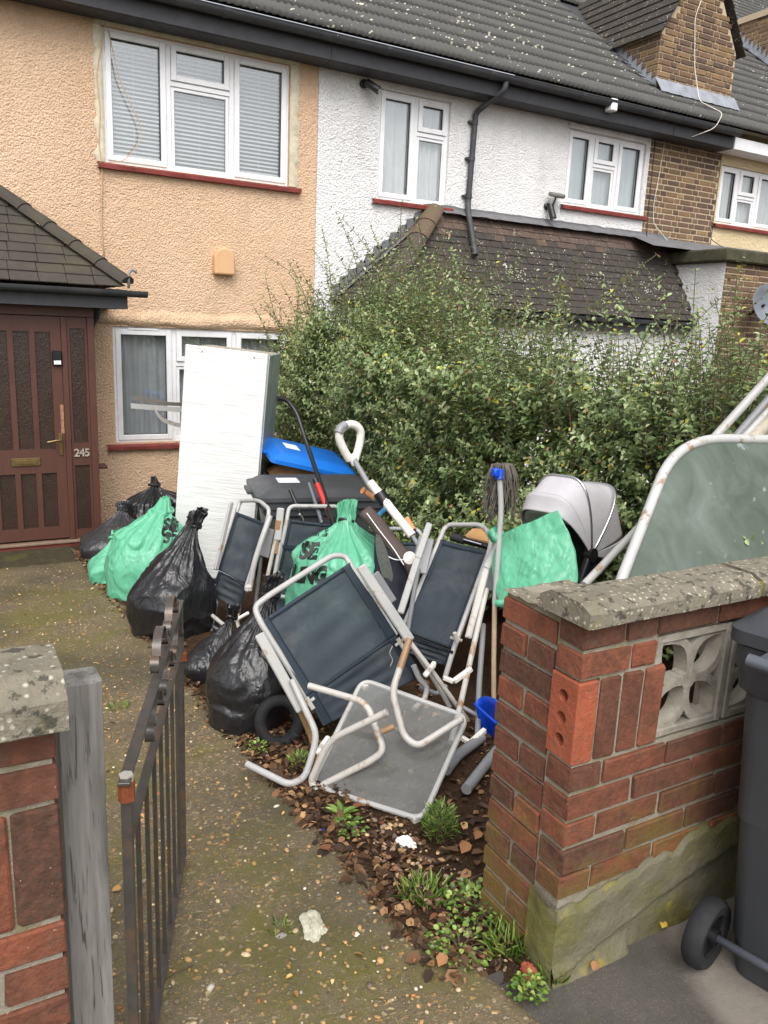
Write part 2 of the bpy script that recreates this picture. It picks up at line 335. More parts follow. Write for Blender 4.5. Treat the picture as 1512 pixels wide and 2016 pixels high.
def glassmat(name, rough=.02, tint=(1, 1, 1, 1), haze=0.0, hazecol=(.5, .5, .5, 1), fres=1.5):
    t = NT(name); t.t.nodes.remove(t.b); c = t.world(); fc = t.n('LayerWeight', {'Blend': .5}).outputs['Facing']; fr = t.math('ADD', t.math('MULTIPLY', t.math('POWER', fc, 4.0), .7), (fres - 1) * .16); tr = t.n('BsdfTransparent', {'Color': tint}); gl = t.n('BsdfGlossy', {'Roughness': rough}); m = t.n('MixShader', {'Fac': fr, 1: tr.outputs[0], 2: gl.outputs[0]})
    o = m
    if haze:
        df = t.n('BsdfPrincipled', {'Base Color': t.mix(t.noise(c, 7, 6, .7, .5), hazecol, tuple(min(1, x * 1.7) for x in hazecol[:3]) + (1,)), 'Roughness': .6})
        f = t.ramp(t.noise(c, 4, 6, .65, .8), [(.3, haze * .75), (.7, min(1, haze * 1.25))]); o = t.n('MixShader', {'Fac': f, 1: m.outputs[0], 2: df.outputs[0]})
    t.t.links.new(o.outputs[0], t.out.inputs['Surface']); return t.m
GLASS = glassmat('window_glass', .01, (.94, .95, .95, 1), fres=2.25)
DIRTYGLASS = glassmat('dirty_glass', .10, (.88, .89, .87, 1), .22, lin(128, 128, 124))
def algae():
    t = NT('algae_stained_glass', .22, .55); w = t.n('Mapping', {'Vector': t.world(), 'Rotation': (0, .7, 0), 'Scale': (2.2, 2.2, .5)}).outputs[0]
    k = t.mix(t.ramp(t.noise(w, 3, 6, .6, .6), [(.3, 0), (.75, 1)]), lin(78, 88, 76), lin(118, 128, 120)); k = t.mix(t.ramp(t.noise(t.world(), 16, 4), [(.66, 0), (.72, .6)]), k, lin(170, 178, 174)); t.base(k)
    tr = t.n('BsdfTransparent', {'Color': (.6, .68, .62, 1)}); mx = t.n('MixShader', {'Fac': .16, 1: t.b.outputs[0], 2: tr.outputs[0]}); t.t.links.new(mx.outputs[0], t.out.inputs['Surface']); return t.m
ALGAEGLASS = algae()
def obscure():
    t = NT('obscured_brown_glass', .18, .5); w = t.world((1, 1, .6)); k = t.mix(t.noise(w, 9, 4, .6, 1.2), lin(44, 32, 27), lin(66, 52, 44)); t.base(k); t.bump(t.noise(w, 60, 3, .6, 1.5), .6, .006); return t.m
OBSCURE = obscure()
DARKIN = plain('dim_interior', lin(70, 76, 80), .9)
NETCURT = plain('grey_net_curtain', lin(222, 224, 224), .9, 0, .08, 6)
BLUECURT = plain('blue_grey_curtain', lin(206, 208, 212), .9, 0, .1, 6)
FROST = plain('frosted_pane', lin(206, 216, 218), .35, 0, .06, 4)
SLAT = plain('white_blind_slat', lin(226, 232, 234), .5, 0, .04, 5)
BRASS = plain('aged_brass', lin(122, 102, 64), .42, .7, .2, 30)
FOAM = plain('expanding_foam_patch', lin(204, 196, 174), .95, 0, .14, 18, .2, .9, 50, (lin(160, 140, 110), 9, .6))
def bagmat(name, a, b, rough, trans=0.0, fs=15):
    t = NT(name, rough, .5); w = t.world(); t.base(t.mix(t.noise(w, 4, 4), a, b))
    n1 = t.noise(t.n('Mapping', {'Vector': w, 'Scale': (1, 1, .4)}).outputs[0], 13, 2, .5, 1.2); n2 = t.noise(w, 34, 2, .5, .8)
    wd_ = t.mix(.25, w, t.n('TexNoise', {'Vector': w, 'Scale': 5.0, 'Detail': 2.0}).outputs['Color'], 'ADD'); vf = t.vor(t.n('Mapping', {'Vector': wd_, 'Scale': (1, 1, .5)}).outputs[0], fs); rid = t.math('ADD', t.math('ABSOLUTE', t.math('SUBTRACT', n1, .5)), t.math('MULTIPLY', vf, .35)); p = t.bump(rid, .55, .03); t.bump(t.math('ABSOLUTE', t.math('SUBTRACT', n2, .5)), .25, .010, p)
    if trans:
        tl = t.n('BsdfTranslucent', {'Color': a}); mx = t.n('MixShader', {'Fac': trans, 1: t.b.outputs[0], 2: tl.outputs[0]}); t.t.links.new(mx.outputs[0], t.out.inputs['Surface'])
    return t.m
BLACKBAG = bagmat('black_bin_bag', lin(26, 26, 28), lin(34, 34, 36), .3)
GREYBAG = bagmat('charcoal_bin_bag', lin(58, 56, 58), lin(44, 43, 45), .38)
GREENBAG = bagmat('green_recycling_bag', lin(138, 216, 182), lin(108, 200, 160), .25, .4, 22)
INK = plain('black_print', lin(18, 26, 24), .5)
BINBLACK = plain('black_bin_plastic', lin(62, 64, 67), .5, 0, .1, 8, .5, .12, 300, (lin(84, 84, 84), 4, .4))
BINGREY = plain('charcoal_bin_plastic', lin(56, 58, 62), .48, 0, .08, 6, .5, .15, 300)
BINHANDLE = plain('slate_bin_plastic', lin(84, 88, 95), .42, 0, .08, 6)
BINBLUE = plain('blue_bin_lid', lin(28, 112, 206), .4, 0, .06, 6)
BLUEPL = plain('bright_blue_plastic', lin(20, 72, 196), .4, 0, .06, 6)
RUBBER = plain('black_rubber', lin(40, 40, 42), .75, 0, .15, 30, .3, .3, 120)
BLACKPL = plain('black_plastic', lin(22, 22, 24), .4, 0, .1, 10)
PAPER = plain('white_sticker', lin(228, 230, 232), .6, 0, .03, 8)
CARD = plain('brown_cardboard', lin(184, 142, 98), .85, 0, .1, 9, .2, .2, 60)
REDPL = plain('red_plastic', lin(206, 44, 40), .4)
WHITEPL = plain('off_white_plastic', lin(222, 218, 210), .42, 0, .05, 8, .5, 0, 60, (lin(170, 160, 150), 9, .4))
ORANGEPL = plain('worn_orange_plastic', lin(204, 138, 92), .5, 0, .12, 20)
LIGHTBLUE = plain('light_blue_plastic', lin(72, 160, 214), .4)
NEOPRENE = plain('brown_neoprene', lin(86, 74, 70), .8, 0, .12, 20, .2, .15, 200)
NAVY = plain('navy_cloth', lin(26, 28, 40), .85)
HOOD = plain('pale_grey_fabric', lin(182, 179, 182), .88, 0, .06, 10, .2, .25, 220, (lin(150, 146, 152), 4, .4))
DARKFAB = plain('black_fabric', lin(22, 20, 22), .9)
MOPSTR = plain('grey_mop_yarn', lin(96, 90, 82), .95, 0, .3, 30)
def filmmat():
    t = NT('white_film_wrapped_panel', .3, .55, 0, lin(236, 236, 234)); g = t.n('TexCoord').outputs['Object']
    def streak(scale, rot, wgt):
        m = t.n('Mapping', {'Vector': g, 'Scale': scale, 'Rotation': (0, rot, 0)}).outputs[0]; return t.math('MULTIPLY', t.noise(m, 3, 4, .6, .3), wgt)
    h = t.math('ADD', streak((1.1, 1, 20), .62, .34), streak((1.1, 1, 24), -.45, .32)); h = t.math('ADD', h, streak((.9, 1, 34), .12, .16)); h = t.math('ADD', h, streak((1.5, 1, 3), .5, .16))
    t.base(t.mix(t.ramp(h, [(.43, 0), (.60, .65)]), lin(226, 226, 224), lin(190, 190, 190))); t.rough(t.ramp(h, [(.4, .2), (.6, .45)]))
    t.bump(h, .5, .018); return t.m
FILM = filmmat()
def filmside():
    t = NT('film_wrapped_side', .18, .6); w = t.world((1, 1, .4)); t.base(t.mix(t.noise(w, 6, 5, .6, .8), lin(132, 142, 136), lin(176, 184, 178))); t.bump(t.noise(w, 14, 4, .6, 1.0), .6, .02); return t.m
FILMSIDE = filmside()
def attrmat(name, rough=.5, spec=.4, trans=.25):
    t = NT(name, rough, spec); a = t.n('VertexColor', layer_name='Col').outputs[0]; t.base(a)
    if trans:
        tl = t.n('BsdfTranslucent', {'Color': a}); mx = t.n('MixShader', {'Fac': trans, 1: t.b.outputs[0], 2: tl.outputs[0]}); t.t.links.new(mx.outputs[0], t.out.inputs['Surface'])
    return t.m
LEAF = attrmat('leaf', .38, .5, .2); LITTER = attrmat('fallen_leaf', .8, .2, .1)
STEM = plain('brown_twig', lin(92, 76, 58), .85, 0, .2, 30)
# ------------------------------------------------------------------ ground, path, pavement
def pj(p):                   # where a point falls in the picture: used only to choose how finely to build it
    v = Vector(p) - Vector((0, 0, H)); d = v.dot(CW)
    return (756 + F * v.dot(CR) / d, 1008 - F * v.dot(CU) / d) if d > .05 else (-9999, -9999)
def inview(p, m=30): x, y = pj(p); return -m < x < 1512 + m and -m < y < 2016 + m
FY = 8.5
def gridsheet(x0, x1, y0, y1, nx, ny, fz):
    m = MB(); m.grid(lambda u, v: (x0 + (x1 - x0) * u, y0 + (y1 - y0) * v, fz(x0 + (x1 - x0) * u, y0 + (y1 - y0) * v)), nx, ny); return m
def nz(x, y, s=1.0, k=0.0): return noise.noise(Vector((x * s + k, y * s, k * 1.7)))
g = MB(); g.quad((-80, -80, -.75), (80, -80, -.75), (80, 80, -.75), (-80, 80, -.75)); struct(g.build('ground', SOIL))
def bedz(x, y):
    e = max(0, min(1, (x - 1.08) / .25)); a = max(0, min(1, (x - .96) / .10))
    return G(y) - .03 + a * (.036 + .016 * nz(x, y, 7, 2) + .010 * nz(x, y, 19, 5)) - .004 + e * (.03 * nz(x, y, 2.2) + .010 * nz(x, y, 9, 4))
struct(gridsheet(.9, 2.2, 1.33, 8.6, 100, 420, lambda x, y: bedz(x, y)).build('garden_bed', SOIL, smooth=True)); struct(gridsheet(2.2, 14, 1.33, 8.6, 120, 90, lambda x, y: bedz(x, y)).build('garden_bed', SOIL, smooth=True))
def pathx(y): return 1.10 + .03 * nz(y, 0, 1.7) + .02 * nz(y, 3, 6) + (.09 * max(0, (2.1 - y) / .8) if y < 2.1 else 0)
pm = MB()
def pf(u, v):
    y = .96 + 6.84 * v; xr = pathx(y); x = -2.5 + (xr + 2.5) * u; x = min(x, xr)
    edge = max(0, 1 - (xr - x) / .05); return (x, y, G(y) + .006 + .006 * nz(x, y, 3) + .003 * nz(x, y, 11, 2) - .03 * edge * edge - (.014 if abs(y - 5.16) < .014 or abs(y - 2.98) < .014 else 0))
pm.grid(pf, 150, 260); struct(pm.build('garden_path', PATH, smooth=True))
pv = MB(); pv.grid(lambda u, v: (-6 + 16 * u, -5 + 6.37 * v, -.004 + .003 * nz(-6 + 16 * u, -5 + 6.3 * v, 1.5)), 120, 60); struct(pv.build('pavement', PAVE, smooth=True))
st = MB(); st.bb(.30, 1.02, 7.0, 7.52, -.49, G(7.2) + .028, .008); tag(st.build('door_mat', plain('dark_worn_mat', lin(64, 58, 46), .95, 0, .2, 20, .1, .8, 150, (lin(84, 82, 44), 5, .6))), 'dark worn mat on the path in front of the brown door', 'door mat')

# ------------------------------------------------------------------ walls and windows
def wallgrid(m, x0, x1, z0, z1, Y, holes, rev=.10):
    xs = sorted({x0, x1} | {h[0] for h in holes} | {h[1] for h in holes}); zs = sorted({z0, z1} | {h[2] for h in holes} | {h[3] for h in holes})
    for a, b in zip(xs, xs[1:]):
        for c, d in zip(zs, zs[1:]):
            if not any(h[0] <= (a + b) / 2 <= h[1] and h[2] <= (c + d) / 2 <= h[3] for h in holes): m.quad((a, Y, c), (b, Y, c), (b, Y, d), (a, Y, d))
    for h in holes:
        a, b, c, d = h[:4]
        m.quad((a, Y, c), (a, Y + rev, c), (a, Y + rev, d), (a, Y, d)); m.quad((b, Y, c), (b, Y, d), (b, Y + rev, d), (b, Y + rev, c))
        m.quad((a, Y, d), (a, Y + rev, d), (b, Y + rev, d), (b, Y, d)); m.quad((a, Y, c), (b, Y, c), (b, Y + rev, c), (a, Y + rev, c))
def window(parent, x0, x1, z0, z1, Y, lights, fill, fw=.05, backz=0):
    """lights: (xa, xb, za, zb, opening)"""
    fr = MB(); yb = Y + .095; yf = Y + .028
    fr.bb(x0, x0 + fw, yf, yb, z0, z1, .004); fr.bb(x1 - fw, x1, yf, yb, z0, z1, .004); fr.bb(x0 + fw, x1 - fw, yf + .001, yb, z1 - fw, z1, .004); fr.bb(x0 + fw, x1 - fw, yf + .001, yb, z0, z0 + fw, .004)
    xs = sorted({l[0] for l in lights if l[0] > x0 + .1})
    for x in xs: fr.bb(x - .024, x + .024, yf + .002, yb - .002, z0 + fw, z1 - fw, .004)
    for l in lights:
        if l[2] > z0 + .1: fr.bb(l[0] + (.024 if l[0] > x0 + .1 else fw), l[1] - (.024 if l[1] < x1 - .1 else fw), yf + .003, yb - .003, l[2] - .024, l[2] + .024, .004)
    w = fr.build('window', UPVC, parent)
    for (a, b, c, d, op) in lights:
        a2 = a + (.026 if a > x0 + .1 else .028); b2 = b - (.026 if b < x1 - .1 else .028); c2 = c + .026; d2 = d - .026
        k = .055 if op else .034; y0 = yf - .014 if op else yf + .012; s = MB()
        s.bb(a2, a2 + k, y0, yb - .01, c2, d2, .005); s.bb(b2 - k, b2, y0, yb - .01, c2, d2, .005); s.bb(a2 + k, b2 - k, y0 + .001, yb - .011, d2 - k, d2, .005); s.bb(a2 + k, b2 - k, y0 + .001, yb - .011, c2, c2 + k, .005)
        s.build('sash', UPVC, w)
        ga = MB(); e = .006
        ga.bb(a2 + k - e, b2 - k + e, yf + .022, yf + .026, c2 + k - e, c2 + k, 0); ga.bb(a2 + k - e, b2 - k + e, yf + .022, yf + .026, d2 - k, d2 - k + e, 0)
        p = MB(); p.bb(a2 + k - .004, b2 - k + .004, yf + .03, yf + .036, c2 + k - .004, d2 - k + .004); p.build('pane', GLASS, w)
        gk = MB(); t = .005
        for (xa, xb, za, zb) in ((a2 + k, a2 + k + t, c2 + k, d2 - k), (b2 - k - t, b2 - k, c2 + k, d2 - k), (a2 + k + t, b2 - k - t, c2 + k, c2 + k + t), (a2 + k + t, b2 - k - t, d2 - k - t, d2 - k)): gk.bb(xa, xb, y0 + .02, yf + .0295, za, zb)
        gk.build('gasket', BLACKPL, w)
    if fill == 'blind':
        sm = MB(); sm.box((0, 0, 0), (x1 - x0 - .1, .030, .0022), Matrix.Rotation(math.radians(38), 3, 'X')); me = sm.mesh('slat'); me.materials.append(SLAT); z = z1 - .07
        while z > z0 + .05:
            o = link('slat', me, w); o.location = ((x0 + x1) / 2, Y + .118, z); z -= .0385
        for x in (x0 + .3, (x0 + x1) / 2, x1 - .3):
            c = MB(); c.tube([(x, Y + .10, z1 - .05), (x, Y + .10, z0 + .05)], .0012, 5); c.build('blind_cord', SLAT, w)
    elif fill:
        cm, gap, amp = fill; c = MB()
        c.grid(lambda u, v: (x0 + (x1 - x0) * u, Y + .125 + amp * math.sin(u * (x1 - x0) * 62 + 2.2 * math.sin(u * 9) + v * .8) + .008 * math.sin(u * 23 + 1), z0 + (z1 - z0) * v), 150, 8); c.build('curtain', cm, w, smooth=True)
    b = MB(); b.bb(x0 - .3, x1 + .3, Y + .55, Y + .56, z0 - .3, z1 + .3); b.bb(x0 - .3, x1 + .3, Y + .11, Y + .549, z0 - .31, z0 - .301); b.bb(x0 - .3, x1 + .3, Y + .11, Y + .549, z1 + .301, z1 + .31); b.build('interior', DARKIN, w)
    return w
def sill(parent, x0, x1, z, Y, mat=REDSILL, h=.055):
    m = MB(); n = int((x1 - x0) / .05)
    for i in range(n):
        a, b = x0 + (x1 - x0) * i / n, x0 + (x1 - x0) * (i + 1) / n
    m.grid(lambda u, v: [(x0 + (x1 - x0) * u, Y + .02, z), (x0 + (x1 - x0) * u, Y - .055 + .006 * nz(u * 9, 1), z - .008), (x0 + (x1 - x0) * u, Y - .06 + .008 * nz(u * 9, 1), z - .02), (x0 + (x1 - x0) * u, Y - .055 + .008 * nz(u * 12, 2), z - h + .006 * nz(u * 17, 3)), (x0 + (x1 - x0) * u, Y + .02, z - h)][min(4, int(round(v * 4)))], n, 5)
    return m.build('window_sill', mat, parent)
peach = thing('peach_house', 'peach roughcast house with venetian blinds upstairs, on the left', 'house', (2, FY, -.5))
UW = (1.635, 3.515, 3.05, 4.23); LW = (1.65, 3.54, .345, 1.525)
m = MB(); wallgrid(m, -6, 3.84, -.7, 4.6, FY, [UW, LW]); m.bb(-6, 3.84, FY + .6, FY + .7, -.7, 4.6); m.build('wall', PEACH, peach, fixn=False)
m = MB(); m.grid(lambda u, v: (1.2 + 2.64 * u, FY - (.002 + .045 * math.sin(min(1, v * 1.15) * math.pi) ** .7 * (1 - .5 * v) + .012 * nz(u * 14, v * 3)), 1.535 + .17 * v + .012 * nz(u * 11, 0, 1, 5)), 90, 8); m.build('drip_ledge', PEACH, peach, smooth=True)
wup = window(peach, *UW, FY, [(1.635, 2.255, 3.05, 4.23, 1), (2.255, 2.895, 3.05, 3.855, 0), (2.255, 2.895, 3.855, 4.23, 1), (2.895, 3.515, 3.05, 4.23, 1)], 'blind')
wlo = window(peach, *LW, FY, [(1.65, 2.27, .345, 1.525, 1), (2.27, 2.92, .345, 1.16, 0), (2.27, 2.92, 1.16, 1.525, 1), (2.92, 3.54, .345, 1.525, 1)], (BLUECURT, 0, .022))
def trickle(w, x0, x1, z, Y): m = MB(); m.bb(x0, x1, Y - .004, Y + .012, z - .012, z + .012, .004); m.build('trickle_vent', UPVC, w)
trickle(wup, 2.42, 2.72, 4.165, FY + .015); trickle(wlo, 1.80, 2.12, 1.503, FY + .012)
sill(peach, 1.56, 3.645, 3.045, FY); sill(peach, 1.56, 3.6, .335, FY)
def patch(parent, x0, x1, z0, z1, side):      # uneven bare band where the window was refitted
    m = MB(); n = 60
    def fn(u, v):
        if side == 'l': a = (x0 - .002, z0 + (z1 - z0) * u); w_ = .075 + .035 * nz(u * 9, 1) + .02 * nz(u * 25, 2); p = (a[0] - w_ * v, a[1])
        elif side == 'r': a = (x1 + .002, z0 + (z1 - z0) * u); w_ = .10 + .04 * nz(u * 9, 3) + .02 * nz(u * 25, 4); p = (a[0] + w_ * v, a[1])
        else: a = (x0 - .06 + (x1 - x0 + .16) * u, z1 + .002); w_ = .09 + .045 * nz(u * 12, 5) + .02 * nz(u * 30, 6); p = (a[0], a[1] + w_ * v)
        return (p[0], FY - .004 - .016 * math.sin(math.pi * min(1, v * .9 + .1)) - .007 * nz(p[0] * 30, p[1] * 30), p[1])
    m.grid(fn, n, 6); m.build('repair_patch', FOAM, parent, smooth=True)
for s in 'lrt': patch(peach, *UW, s)
m = MB(); pr = [(2.675, 2.09), (2.895, 2.09)] + [(2.785 + .11 * math.cos(a), 2.25 + .11 * math.sin(a)) for a in [math.pi * k / 12 for k in range(13)]]
m.prism(pr, 'y', FY - .09, FY + .01); o = m.build('vent_cover', plain('peach_painted_plastic', lin(206, 164, 122), .7, 0, .05), peach); bv = o.modifiers.new('b', 'BEVEL'); bv.width = .02; bv.segments = 3
def cable(parent, pts, r, mat, name='cable'): m = MB(); m.tube(fillet(pts, .08), r, 6); return m.build(name, mat, parent, smooth=True)
CABM = plain('tan_cable', lin(196, 166, 128), .7); CABD = plain('dark_cable', lin(60, 58, 56), .6); CABW = plain('white_cable', lin(216, 210, 198), .6)
cable(peach, [(1.70, FY - .012, 4.45), (1.66, FY - .012, 4.2), (1.575, FY - .02, 3.8), (1.60, FY - .02, 3.5), (1.575, FY - .02, 3.2), (1.60, FY - .02, 2.98), (1.575, FY - .012, 2.5), (1.60, FY - .012, 2.0)], .006, CABM)
cable(peach, [(1.70, FY - .0, 4.2), (1.78, FY - .01, 3.8), (1.96, FY - .02, 3.45), (1.98, FY - .02, 3.3), (1.80, FY - .01, 3.07), (1.62, FY - .03, 3.04)], .004, CABM)
# white house ------------------------------------------------------
white = thing('white_house', 'white roughcast house with black downpipe and dark lean-to roof, in the middle', 'house', (6, FY, -.5))
WW = (4.585, 5.52, 3.05, 4.19); FW = (7.33, 8.695, 3.285, 4.185)
m = MB(); wallgrid(m, 3.84, 8.77, -.7, 4.6, FY - .006, [WW, FW]); m.bb(3.84, 8.77, FY + .6, FY + .7, -.7, 4.6); m.build('wall', WHITE_ST, white, fixn=False)
w1 = window(white, *WW, FY, [(4.585, 5.08, 3.05, 4.19, 1), (5.08, 5.52, 3.05, 3.805, 0), (5.08, 5.52, 3.805, 4.19, 1)], (NETCURT, 0, .02))
w2 = window(white, *FW, FY, [(7.33, 7.775, 3.285, 4.185, 1), (7.775, 8.21, 3.285, 3.815, 0), (7.775, 8.21, 3.815, 4.185, 1), (8.21, 8.695, 3.285, 4.185, 1)], (FROST, 0, .004))
trickle(w1, 5.17, 5.43, 4.135, FY + .015); trickle(w2, 7.86, 8.12, 4.13, FY + .015)
sill(white, 4.52, 5.60, 3.045, FY - .006); sill(white, 7.27, 8.80, 3.275, FY - .006)
m = MB(); m.bb(7.30, 8.72, FY - .03, FY - .007, 4.19, 4.26, .01); m.build('window_head', WHITE_ST, white)
# brown brick house ------------------------------------------------
brown = thing('brown_brick_house', 'brown stock-brick house with brick bay and gabled chimney, on the far right', 'house', (10.5, FY, -.5))
RW = (10.235, 11.75, 3.335, 4.13)
m = MB(); wallgrid(m, 10.205, 16, -.7, 4.6, FY, [RW]); m.bb(8.77, 16, FY + .6, FY + .7, -.7, 4.6); m.build('wall', CREAM_ST, brown, fixn=False)
w3 = window(brown, *RW, FY, [(10.235, 10.66, 3.335, 4.13, 1), (10.66, 11.09, 3.335, 3.74, 0), (10.66, 11.09, 3.74, 4.13, 1), (11.09, 11.75, 3.335, 4.13, 1)], (NETCURT, 0, .02))
sill(brown, 10.18, 11.85, 3.325, FY)
nbr = [0]
def brickwork(parent, x0, x1, z0, z1, face, mat, mort, axis='y', course=.075, clip=None, lim=290, off=0):
    """bricks one by one on a plane; axis 'y': face is Y, along X; axis 'x': face is X, along Y"""
    jm = MB(); rest = MB(); k = 0; z = z0
    while z + .04 < z1:
        x = x0 - (.056 if k % 2 else 0.0) * 1; seq = 0
        while x < x1 - .02:
            L = (.215 if (seq + k) % 2 == 0 else .1025); a, b = max(x, x0), min(x + L, x1); zc = z + course / 2
            if b - a > .03 and (clip is None or clip((a + b) / 2, zc)):
                d = .06; pr = rnd.uniform(-.002, .003)
                c = ((a + b) / 2, face + d / 2 - pr, zc) if axis == 'y' else (face + d / 2 - pr, (a + b) / 2, zc); sz = (b - a, d, .058) if axis == 'y' else (d, b - a, .058)
                if nbr[0] < lim and inview(c, 5): piece('brick', sz, .004, mat, parent, c, None, .0015); nbr[0] += 1
                else: rest.box(c, sz)
            x += L + .016; seq += 1
        z += course; k += 1
    if rest.v: stuff(rest.build('brickwork', mat, parent))
cm_ = MB(); cm_.bb(8.772, 10.2, FY + .008, FY + .05, -.7, 4.5); bw = cm_.build('brick_pier', YMORTAR, brown); brickwork(bw, 8.775, 10.2, 2.75, 4.4, FY, BROWN_BRICK, YMORTAR)
# bay with white-painted side
m = MB(); m.quad((9.29, 7.45, -.7), (9.29, FY, -.7), (9.29, FY, 2.66), (9.29, 7.45, 2.66)); m.build('bay_side_wall', WHITE_ST, brown, fixn=False)
m = MB(); m.bb(9.295, 16, 7.462, 7.6, -.7, 2.66); by = m.build('bay_front_wall', YMORTAR, brown); brickwork(by, 9.297, 11.2, 1.55, 2.66, 7.452, BROWN_BRICK, YMORTAR); brickwork(by, 11.216, 14.5, 1.55, 2.66, 7.452, BROWN_BRICK, YMORTAR, lim=0); brickwork(by, 9.297, 14.5, -.4, 1.55, 7.452, BROWN_BRICK, YMORTAR, lim=0)
m = MB(); m.bb(9.18, 16, 7.36, 8.48, 2.665, 2.83, .02); m.build('bay_coping', plain('mossy_dark_coping', lin(74, 72, 58), .95, 0, .25, 12, .1, .7, 60, (lin(96, 94, 70), 8, .6)), brown)
m = MB(); m.grid(lambda u, v: (8.5 + 4 * u, 8.49 - .5 * v, 3.02 - .18 * v), 20, 4); m.build('lead_apron', DLEAD, brown)
m = MB(); m.quad((9.286, 8.05, 2.2), (9.286, FY, 2.45), (9.286, FY, 2.66), (9.286, 8.3, 2.66)); m.build('bare_render_patch', plain('bare_grey_render', lin(150, 146, 138), .95, 0, .15, 20, .1, .6), brown)
# ------------------------------------------------------------------ main roof
PIT = math.radians(37); EY, EZ = 8.10, 4.53; GA = .345; TW = .30
US = Vector((0, math.cos(PIT), math.sin(PIT))); UN = Vector((0, -math.sin(PIT), math.cos(PIT)))
def rooftile():
    m = MB(); n = 17; prof = [.010 * (math.sin(2 * math.pi * (i / (n - 1)) * 4 - 1.57) + 1) for i in range(n)]
    vs = []; 
    for (s, up) in ((0, .034), (.395, 0.0)):
        for i in range(n): vs.append(Vector((-TW / 2 + TW * i / (n - 1) * .998, 0, 0)) + US * s + UN * (prof[i] + up))
    for i in range(n): vs.append(Vector((-TW / 2 + TW * i / (n - 1) * .998, 0, 0)) + UN * (-.006 + prof[i] * .6))
    fs = [(i, i + 1, n + i + 1, n + i) for i in range(n - 1)] + [(2 * n + i, 2 * n + i + 1, i + 1, i) for i in range(n - 1)]
    m.add(vs, fs); return m
rt = rooftile(); rtme = rt.mesh('tile'); rtme.materials.append(ROOFTILE); rtme.polygons.foreach_set('use_smooth', [True] * len(rtme.polygons))
def roofpart(parent, x0, x1, n):
    m = MB(); a, b = Vector((x0, EY + .03, EZ - .02)), Vector((x1, EY + .03, EZ - .02)); m.quad(a, b, b + US * 16, a + US * 16); r = m.build('roof', FASCIA, parent); rest = MB(); cnt = 0
    for k in range(40):
        x = x0 + TW / 2
        while x < x1 - TW * .3:
            p = Vector((x, EY, EZ)) + US * (k * GA - .02) + Vector((0, 0, rnd.uniform(-.003, .003)))
            hid = 8.9 < x < 10.35 and 8.62 < p.y < 10.9
            if not hid:
                if inview(p, 12) and cnt < 300 and pj(p)[1] > -12: o = link('tile', rtme, r); o.matrix_basis = Matrix.Translation(p) @ Matrix.Rotation(rnd.uniform(-.008, .008), 4, 'Y'); cnt += 1
                elif inview(p, 260): rest.add([Vector(v) + p for v in rt.v], rt.f)
            x += TW
    if rest.v: stuff(rest.build('roof_tiling', ROOFTILE, r, smooth=True, fixn=False))
    return r
roofpart(peach, 3.84 - 32 * TW, 3.84, 0); roofpart(white, 3.84, 3.84 + 17 * TW, 1); roofpart(brown, 3.84 + 17 * TW, 34, 2)
def eaves(parent, x0, x1, fm, gm):
    m = MB(); m.bb(x0, x1, 8.2, 8.225, 4.27, 4.5); m.bb(x0, x1, 8.226, FY - .01, 4.268, 4.283); m.build('fascia', fm, parent)
    m = MB(); prof = [(8.13 + .066 * math.cos(a), 4.475 + .066 * math.sin(a)) for a in [math.pi + math.pi * k / 10 for k in range(11)]]; inner = [(8.13 + .060 * math.cos(a), 4.475 + .060 * math.sin(a)) for a in [2 * math.pi - math.pi * k / 10 for k in range(11)]]
    m.prism(prof + inner, 'x', x0, x1); m.tube([(x0, 8.066, 4.475), (x1, 8.066, 4.475)], .007, 6); gt = m.build('gutter', gm, parent, smooth=40)
    x = x0 + .6
    while x < x1:
        if inview((x, 8.1, 4.4)): c = MB(); c.prism([(8.13 + .072 * math.cos(a), 4.475 + .072 * math.sin(a)) for a in [math.pi + math.pi * k / 8 for k in range(9)]], 'x', x - .03, x + .03); c.build('gutter_bracket', gm, gt)
        x += 1.35
eaves(peach, -6, 3.84, FASCIA, BLACKPVC); eaves(white, 3.845, 8.85, FASCIA, BLACKPVC); eaves(brown, 8.86, 10.05, FASCIA, BLACKPVC)
m = MB(); m.bb(10.06, 16, 8.19, 8.215, 4.27, 4.42); m.bb(10.06, 16, 8.216, FY - .01, 4.268, 4.283); m.build('white_fascia', UPVC, brown)
# downpipe
dp = [V(6.01, 8.13, 4.44), V(6.0, 8.13, 4.33), V(5.84, FY - .05, 4.13), V(5.81, FY - .05, 3.12), V(5.79, FY - .10, 3.0), V(5.72, FY - .40, 2.50)]
m = MB(); m.tube(fillet(dp, .05), .034, 12); dpo = m.build('downpipe', BLACKPVC, white, smooth=40)
for z in (4.02, 3.62, 3.2):
    c = MB(); c.tube([(5.835 - (4.1 - z) * .025, FY - .05, z - .025), (5.835 - (4.1 - z) * .025, FY - .05, z + .025)], .041, 12); c.bb(5.76 - (4.1 - z) * .025, 5.80 - (4.1 - z) * .025, FY - .06, FY - .008, z - .012, z + .012); c.build('pipe_clip', BLACKPVC, dpo)
